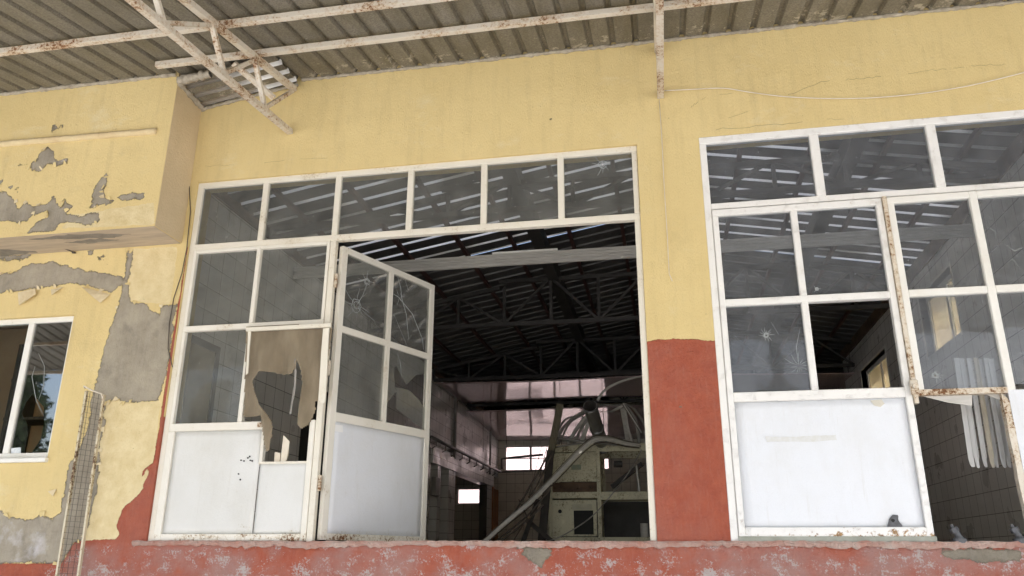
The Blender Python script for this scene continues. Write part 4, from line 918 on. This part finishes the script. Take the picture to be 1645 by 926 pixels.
# cast metal latches standing on the right sill
for (px, py), lb in (((1543, 871), 'grey cast metal bolt standing tilted on the sill below the hanging slats'), ((1640, 868), 'grey cast metal bolt on the sill at the right edge of the photo')):
    p = at(px, py, .0); z = 1.705; r_ = empty('sill_bolt', (p.x, .01, z), lb, 'bolt', 'bolts on the right sill')
    mb = MB(); mb.tube([(p.x, .01, z-.01), (p.x, .01, z+.016)], .040, 16); mb.tube([(p.x, .01, z+.016), (p.x, .01, z+.03)], .03, 16, r2=.022); mb.build('base_plate', M['lead'], r_)
    mb = MB(); mb.tube([(p.x, .01, z+.02), (p.x-.006, .01, z+.04), (p.x-.02, .01, z+.068)], .021, 10, r2=.017); mb.build('stem', M['lead'], r_)
    mb = MB(); mb.tube([(p.x-.015, .01, z+.055), (p.x-.026, .01, z+.08)], .026, 6); mb.tube([(p.x-.026, .01, z+.08), (p.x-.034, .01, z+.1)], .010, 8); mb.build('nut', M['lead'], r_)
# slats hanging behind the broken panel
sx = [1545, 1556, 1566, 1576, 1585, 1594, 1603]
desc = ['first and leftmost slat of the row, with a rounded foot', 'second slat from the left in the hanging row', 'third slat from the left in the hanging row', 'middle slat of the hanging row', 'third slat from the right in the hanging row', 'second slat from the right in the hanging row', 'last and rightmost slat of the hanging row']
for i, px in enumerate(sx):
    a = at(px, 632, .26); b = at(px+17+i*.7, 751+(.5 if i % 2 else -.5), .26); a = a+(a-b)*.5
    yo = (0, .03, .012, 0, .035, .01, .03)[i]; a.y += yo; b.y += yo
    w_ = (.034, .024, .025, .025, .024, .026, .03)[i]; d = (b-a); L = d.length; mb = MB(); o = [(-w_/2, 0), (w_/2, 0), (w_/2, -L), (-w_*.1, -L), (-w_*.35, -L+.018), (-w_/2, -L+.055)]
    fn = (lambda A, Dn: lambda x, y, z: tuple(A+Dn*(-z)+Vector((x, y, 0))))(a, d.normalized())
    mb.prism(o, 0, .005, fn=fn)
    for q in (-.5, .5): mb.prism([(w_*q-.0025, 0), (w_*q+.0025, 0), (w_*q+.0025, -L+.06), (w_*q-.0025, -L+.06)], -.008, .0, fn=fn)
    tag(mb.build('hanging_slat', M['slat' if i != 3 else 'slatwarm']), desc[i]+', behind the right window gap', 'slat', 'plastic slats hanging behind the right window')

# ------------------------------------------------------------ inside the hall
def strip_beam():
    r_ = empty('plastic_ceiling_strips', (-.4, 1.92, 4.4), 'long flat pack of ribbed grey plastic strips spanning the hall under the roof', 'plastic strips')
    mb = MB(); n = 8; z0, z1 = 4.40, 4.525
    for k in range(n):
        za = z0+(z1-z0)*k/n; mb.box(XL+.02, XR-.02, 1.90+.006*(k % 2), 1.93, za+.002, za+(z1-z0)/n-.002)
    mb.box(XL+.02, XR-.02, 1.915, 1.935, z0, z1); mb.build('ribbed_board', M['pvc'], r_)
    mb = MB(); mb.box(-1.62, -.95, 1.90, 1.925, 4.527, 4.545); mb.build('glossy_end_board', M['white'], r_)
strip_beam()
# machine
MY = 4.2
mx = lambda x: at(780+x/3.56, 750, MY).x
mz = lambda y: at(960, 620+y/3.56, MY).z
MC = empty('machine', (-.8, MY+.4, 1.66), 'cream painted steel packing machine with open cabinets and rusty seams inside the hall', 'machine')
X0, X1, X2, X3 = -1.395, -.815, -.775, -.13
ZB, Z1, Z2, Z3, Z4 = 1.66, 2.27, 2.37, 2.81, 2.90
mb = MB()
for x in (X0+.02, -.795, X3-.02):
    for y in (MY+.02, MY+.75): mb.box(x-.022, x+.022, y-.02, y+.02, ZB, Z3)
for y in (MY+.02, MY+.75):
    mb.box(X0, X3, y-.022, y+.022, Z3, Z4); mb.box(X0-.002, X3+.002, y-.024, y+.024, Z1, Z2-.03); mb.box(X0-.001, X3+.001, y-.023, y+.023, 1.76, 1.83)
for x in (X0+.02, X3-.02): mb.box(x-.02, x+.02, MY+.045, MY+.72, Z3+.005, Z4-.005); mb.box(x-.02, x+.02, MY+.045, MY+.72, Z1, Z2-.04)
mb.build('machine_frame', M['machine'], MC)
mb = MB(); mb.box(X0+.045, -.82, MY+.005, MY+.02, 2.46, Z3-.01, b=.004); pn = mb.build('upper_panel', M['machine'], MC)
mb = MB(); mb.box(-1.12, -1.0, MY, MY+.004, 2.60, 2.66); mb.build('faded_plate', simple('green_plate', (.20, .27, .2), (.3, .3, .2), scale=30, rough=.6), pn)
mb = MB(); mb.box(X0+.045, -.82, MY+.03, MY+.06, 2.34, 2.455); mb.build('rusty_rail', M['brown'], MC)
for x in (-1.28, -1.05, -.9):
    mb = MB(); mb.tube([(x, MY-.01, 2.40), (x, MY+.03, 2.40)], .02, 10); mb.build('bolt', M['brown'], MC)
# lower door with dark window
mb = MB(); mb.prism([(X0+.045, 1.84), (-.83, 1.84), (-.83, 2.25), (X0+.045, 2.25)], MY+.002, MY+.02, [[(-1.10, 1.86), (-.87, 1.86), (-.87, 2.13), (-1.10, 2.13)]]); dr = mb.build('lower_door', M['machine'], MC)
mb = MB(); mb.box(-1.10, -.87, MY+.012, MY+.016, 1.86, 2.13); mb.build('dark_pane', M['dark'], dr)
mb = MB(); mb.box(-1.115, -.88, MY-.01, MY, 2.14, 2.20); mb.build('door_plate', simple('pale_plate', (.5, .47, .34), rough=.6), dr)
mb = MB(); mb.tube([(-1.26, MY-.02, 2.12), (-1.26, MY+.0, 2.12)], .022, 10); mb.build('door_knob', M['dark'], dr)
mb = MB(); mb.box(X0+.04, X3-.04, MY+.70, MY+.72, 1.84, 2.27); mb.box(X0+.04, -.80, MY+.70, MY+.72, 2.3, 2.8); mb.build('back_plate', M['truss'], MC)
mb = MB(); mb.box(X0+.04, -.80, MY+.05, MY+.7, 2.30, 2.33); mb.box(-.82, -.80, MY+.05, MY+.7, 1.84, 2.8); mb.build('inner_partition', M['machine'], MC)
mb = MB(); mb.box(-.77, X3-.04, MY-.01, MY+.3, 2.25, 2.29); mb.build('shelf', M['machine'], MC)
mb = MB(); mb.bar((-.66, MY+.3, 2.42), (-.28, MY+.2, 2.68), .05, .05); mb.tube([(-.62, MY+.2, 2.68), (-.52, MY+.2, 2.68)], .04, 12); mb.build('drive_arm', M['truss'], MC)
mb = MB(); mb.tube([(-.29, MY+.1, 1.83), (-.29, MY+.1, 1.96), (-.29, MY+.1, 1.985)], .045, 14); tag(mb.build('jar', M['pvc'], smooth=False), 'small pale jar standing in the lower right cabinet of the machine', 'jar')
# duct lying on the machine
mb = MB(); a = Vector((-.74, MY+.15, 2.86)); b = Vector((-.815, 3.55, 3.245)); d = (b-a).normalized()
n = 20; U = d.orthogonal().normalized(); S = d.cross(U); v = []; f = []
for p, r_ in ((a, .075), (b, .082), (b, .074), (a, .068)): v += [p+(U*math.cos(t)+S*math.sin(t))*r_ for t in [2*math.pi*k/n for k in range(n)]]
for q in range(3): f += [(q*n+k, q*n+(k+1) % n, (q+1)*n+(k+1) % n, (q+1)*n+k) for k in range(n)]
mb.add(v, f); mb.mi = [0]*(2*n)+[1]*n; dd = empty('metal_duct', a, 'open ended grey metal duct pipe sticking up from the machine top', 'duct'); o = mb.build('pipe', [M['duct'], M['wooddark']], dd)
for t in (.03, .5, .97):
    p = a.lerp(b, t); mb = MB(); v = []; f = []
    for q, rr in ((p-d*.008, .088), (p+d*.008, .088), (p+d*.008, .076), (p-d*.008, .076)): v += [q+(U*math.cos(x)+S*math.sin(x))*rr for x in [2*math.pi*k/n for k in range(n)]]
    for q in range(4): f += [(q*n+k, q*n+(k+1) % n, ((q+1) % 4)*n+(k+1) % n, ((q+1) % 4)*n+k) for k in range(n)]
    mb.add(v, f); mb.build('clamp_ring', M['duct'], dd)
# strips, planks and rods: px paths on the plane just in front of the machine
def smooth(P, k=4, sub=5):
    Q = []
    for i in range(len(P)-1):
        for s_ in range(sub): Q.append(P[i].lerp(P[i+1], s_/sub))
    Q.append(P[-1])
    for _ in range(k): Q = [Q[0]]+[(Q[i-1]+Q[i]*2+Q[i+1])/4 for i in range(1, len(Q)-1)]+[Q[-1]]
    return Q
zp = lambda P, Y0, Y1=None: smooth([at(780+x/3.56, 620+y/3.56, Y0+((Y1 if Y1 is not None else Y0)-Y0)*i/(len(P)-1)) for i, (x, y) in enumerate(P)])
main = [(-60, 925), (0, 885), (120, 775), (250, 670), (340, 580), (440, 475), (540, 370), (610, 310), (660, 300), (720, 305), (800, 330), (880, 340)]
labs = ['widest grey plastic strip curving from the machine top down to the lower left', 'upper grey plastic strip of the curved bundle over the machine', 'lower grey plastic strip of the curved bundle, nearest the floor']
labs += ['thin pale strip along the upper side of the curved bundle', 'dark strip trailing beneath the curved bundle']
def inribbon(mb, Q, w, t):
    for i in range(1):
        mb.ribbon(Q, w, t, ((Q[-1]-Q[0]).cross(Vector((0, 1, 0)))).normalized())
for k, (dy, dyy, mt, wd) in enumerate(((0, 0, 'pvc', .026), (-15, .03, 'pvcdark', .010), (16, -.03, 'pvc', .012), (-26, .05, 'wire', .008), (34, .02, 'wire', .012))):
    P = [(x, y+dy*(1-abs(i-5)/11)) for i, (x, y) in enumerate(main)]; Q = zp(P, 3.3+dyy, 4.12+dyy)
    mb = MB(); inribbon(mb, Q, wd, .008)
    for sgn in (-1, 0, 1):
        if wd > .025: inribbon(mb, [q+Vector((sgn*wd*.36, -.007, sgn*wd*.3)) for q in Q], .004, .006)
    tag(mb.build('plastic_strip', M[mt]), labs[k], 'plastic strip', 'plastic strips draped over the machine')
arcs = [([(410, 300), (440, 240), (500, 180), (560, 145), (600, 150)], .03, 'thick arched strip left of the duct'), ([(470, 330), (520, 250), (560, 190), (600, 160)], .045, 'wide pale strip leaning against the duct'),
        ([(550, 315), (575, 230), (598, 170)], .02, 'short strip right behind the duct foot'), ([(405, 340), (450, 230), (540, 165), (590, 150)], .014, 'thin outer arched strip left of the duct'),
        ([(640, 85), (665, 40), (700, 10), (760, -20), (840, -45), (930, -55)], .03, 'pale strip arching up from the duct to the upper right'), ([(780, 110), (790, 190), (820, 260), (850, 330)], .022, 'dark strip hanging right of the duct'),
        ([(790, 100), (850, 130), (890, 190), (930, 260)], .03, 'dark strip curving behind the right window jamb')]
for k, (P, wd, lb) in enumerate(arcs):
    mb = MB(); mb.ribbon(zp(P, 4.4+.05*k), wd, .008, (1, .3, 0)); tag(mb.build('plastic_strip', M['pvc' if k in (1, 2, 4) else 'pvcdark']), lb, 'plastic strip', 'plastic strips draped over the machine')
fan = [((590, 165), (520, 235), (470, 330)), ((596, 175), (548, 240), (505, 335)), ((602, 180), (575, 250), (545, 330)), ((585, 150), (480, 205), (418, 335)), ((640, 150), (720, 150), (790, 110)), ((620, 120), (700, 108), (785, 112)),
       ((795, 115), (812, 230), (838, 335)), ((800, 112), (860, 190), (880, 335)), ((780, 130), (800, 240), (815, 335)), ((560, 160), (450, 190), (400, 290))]
for k, P in enumerate(fan):
    P = smooth([at(780+x/3.56, 620+y/3.56, 4.35+.03*k) for x, y in P], 3, 6); mb = MB(); mb.ribbon(P, .026+.012*(k % 3), .006, (1, .4, .1))
    tag(mb.build('hood_strip', M['pvc' if k % 2 == 0 else 'pvcdark']), ('bent grey strip fanning out to the left of the duct' if k in (0, 1, 2, 3, 9) else 'bent grey strip on the right of the duct, above the machine'), 'plastic strip', 'bent strips fanning out round the duct')
# perforated chain-like strip
def perf(P, Y, lb):
    Q = zp(P, Y); mb = MB(); mb.ribbon(Q, .035, .006, (1, 0, .3)); r_ = mb.build('perforated_strip', M['wire']); m2_ = MB()
    L = [Q[0].lerp(Q[-1], t) for t in np.linspace(.02, .98, 26)]
    for p in L:
        j = min(range(len(Q)), key=lambda i: (Q[i]-p).length); q = Q[j].lerp(p, .0) if False else p
        m2_.box(q.x-.008, q.x+.008, q.y-.012, q.y-.006, q.z-.006, q.z+.006)
    m2_.build('perforations', M['pvc'], r_); tag(r_, lb, 'metal strip', 'perforated strips by the machine')
perf([(785, 100), (840, 185), (893, 270)], 4.3, 'dark perforated strip slanting down at the upper right of the machine')
perf([(862, 455), (872, 530), (880, 605)], 4.12, 'dark perforated strip hanging in the upper right cabinet opening')
planks = [([(428, 105), (405, 220), (380, 350)], 4.0, .085, 'wood', 'olive timber plank, the upper one standing behind the machine corner'), ([(372, 370), (350, 600), (320, 900)], 3.9, .09, 'wooddark', 'dark upright timber plank left of the machine'),
          ([(232, 765), (300, 820), (375, 885)], 3.8, .05, 'wooddark', 'short dark plank slanting down left of the machine foot'), ([(300, 650), (260, 760), (215, 890)], 3.75, .05, 'wooddark', 'grey plank leaning left of the upright plank')]
for P, Y, wd, mt, lb in planks:
    mb = MB(); a, b = [at(780+x/3.56, 620+y/3.56, Y) for x, y in (P[0], P[-1])]; b2_ = b+(b-a).normalized()*.25; mb.bar(a, b2_, wd, .03, upv=(0, 1, 0), bev=.004)
    tag(mb.build('timber_plank', M[mt]), lb, 'plank')
rods = [([(370, 370), (300, 500), (240, 600), (165, 730)], 3.7, .013, 'left'), ([(375, 400), (330, 500), (280, 600), (245, 640)], 3.72, .012, 'second'), ([(320, 350), (290, 470), (250, 630)], 3.74, .004, 'thin'), ([(355, 340), (330, 430), (310, 520)], 3.76, .005, 'upper'),
        ([(370, 590), (250, 740), (60, 890)], 3.5, .011, 'low'), ([(330, 680), (220, 790), (80, 895)], 3.45, .011, 'lowest'), ([(220, 790), (150, 900)], 3.4, .006, 'foot'), ([(405, 300), (560, 320), (700, 335), (890, 345)], 4.1, .012, 'top'), ([(400, 350), (540, 330), (700, 300)], 4.08, .01, 'cross'),
        ([(190, 650), (235, 740), (240, 780)], 3.6, .006, 'hook')]
rl = dict(left='dark bent rod reaching furthest left above the curved bundle', second='dark bent rod just right of the longest leaning rod', thin='thin wire-like rod against the rear window', upper='short thin rod near the machine top corner', low='dark rod under the curved strip bundle', lowest='lowest dark rod reaching the sill left of the machine', foot='short thin rod at the foot of the debris pile', top='grey rod lying flat along the machine top', cross='grey rod lying crosswise on the machine top', hook='short hooked rod in the middle of the debris')
for P, Y, r_, k in rods:
    mb = MB(); mb.tube(zp(P, Y), r_, 6); tag(mb.build('loose_rod', M['wire' if k not in ('top', 'cross') else 'pvcdark'], smooth=True), rl[k], 'rod', 'loose rods piled by the machine')
mb = MB(); mb.tube(zp([(893, 365), (820, 500), (700, 650), (620, 740), (540, 800), (420, 870), (340, 895)], 3.9, 3.2), .007, 6); tag(mb.build('slack_cord', M['pvcdark'], smooth=True), 'slack grey cord running diagonally across the front of the machine', 'cord')
mb = MB(); mb.box(XL+.02, XL+.1, 7.35, 7.6, 2.55, 2.85, b=.01); tag(mb.build('switch_box', M['pvcdark']), 'small grey switch box on the left wall beneath the beam', 'switch box')

# ------------------------------------------------------------ pines across the yard (seen mirrored in the glass)
def pine(x, y, h, seed, lb, mat):
    rs = random.Random(seed); t = empty('pine_tree', (x, y, 0), lb, 'tree', 'pine trees across the yard'); mb = MB()
    mb.tube([(x, y, 0), (x+.1, y, h*.5), (x, y, h*.97)], .16, 7, r2=.03)
    for k in range(26):
        z = h*(.15+.8*k/26); a = rs.uniform(0, 6.28); L = (h-z)*.32*rs.uniform(.6, 1.1)+.3; mb.tube([(x, y, z), (x+math.cos(a)*L, y+math.sin(a)*L, z+L*.1)], .04, 4, r2=.01)
    mb.build('trunk', M['barkm'], t); mb = MB(); v = []; f = []
    for k in range(3600):
        u = rs.random()**.8; z = h*(.12+.9*u); R = (h-z)*.42*(.75+.25*math.sin(z*5+seed))+.15; a = rs.uniform(0, 6.28); r_ = R*math.sqrt(rs.random())*rs.uniform(.8, 1.15)
        p = Vector((x+math.cos(a)*r_, y+math.sin(a)*r_, z-.25*r_)); s_ = rs.uniform(.2, .5)
        d = Vector((rs.gauss(0, 1), rs.gauss(0, 1), rs.gauss(0, .6))).normalized(); q = d.orthogonal().normalized(); k0 = len(v); v += [p-q*s_*.3, p+q*s_*.3, p+d*s_]; f.append((k0, k0+1, k0+2))
    mb.add(v, f); mb.build('crown', mat, t, recalc=False)
px = [(-50, -40, 8.5), (-46, -36, 9.5), (-42, -38, 7.6), (-38.5, -35, 10), (-35, -38, 8.3), (-31, -36, 9), (-26, -37, 7.5), (-21, -38, 9.2), (-15, -36, 8.4), (-9, -39, 9.6), (-2, -37, 8), (6, -38, 9), (-44, -32, 8.4), (-40.5, -31, 8.8), (-36.8, -32, 8), (-33.5, -31, 8.9), (-29.5, -32, 7.8), (-38, -29, 7.6), (-34.5, -28, 7.2), (-31.5, -29, 7.7)]
for i, (x, y, h) in enumerate(px): pine(x, y, h*1.42, i, 'dark green pine tree of the row across the yard, mirrored in the window glass', M['leaf' if i % 2 else 'leaf2'])
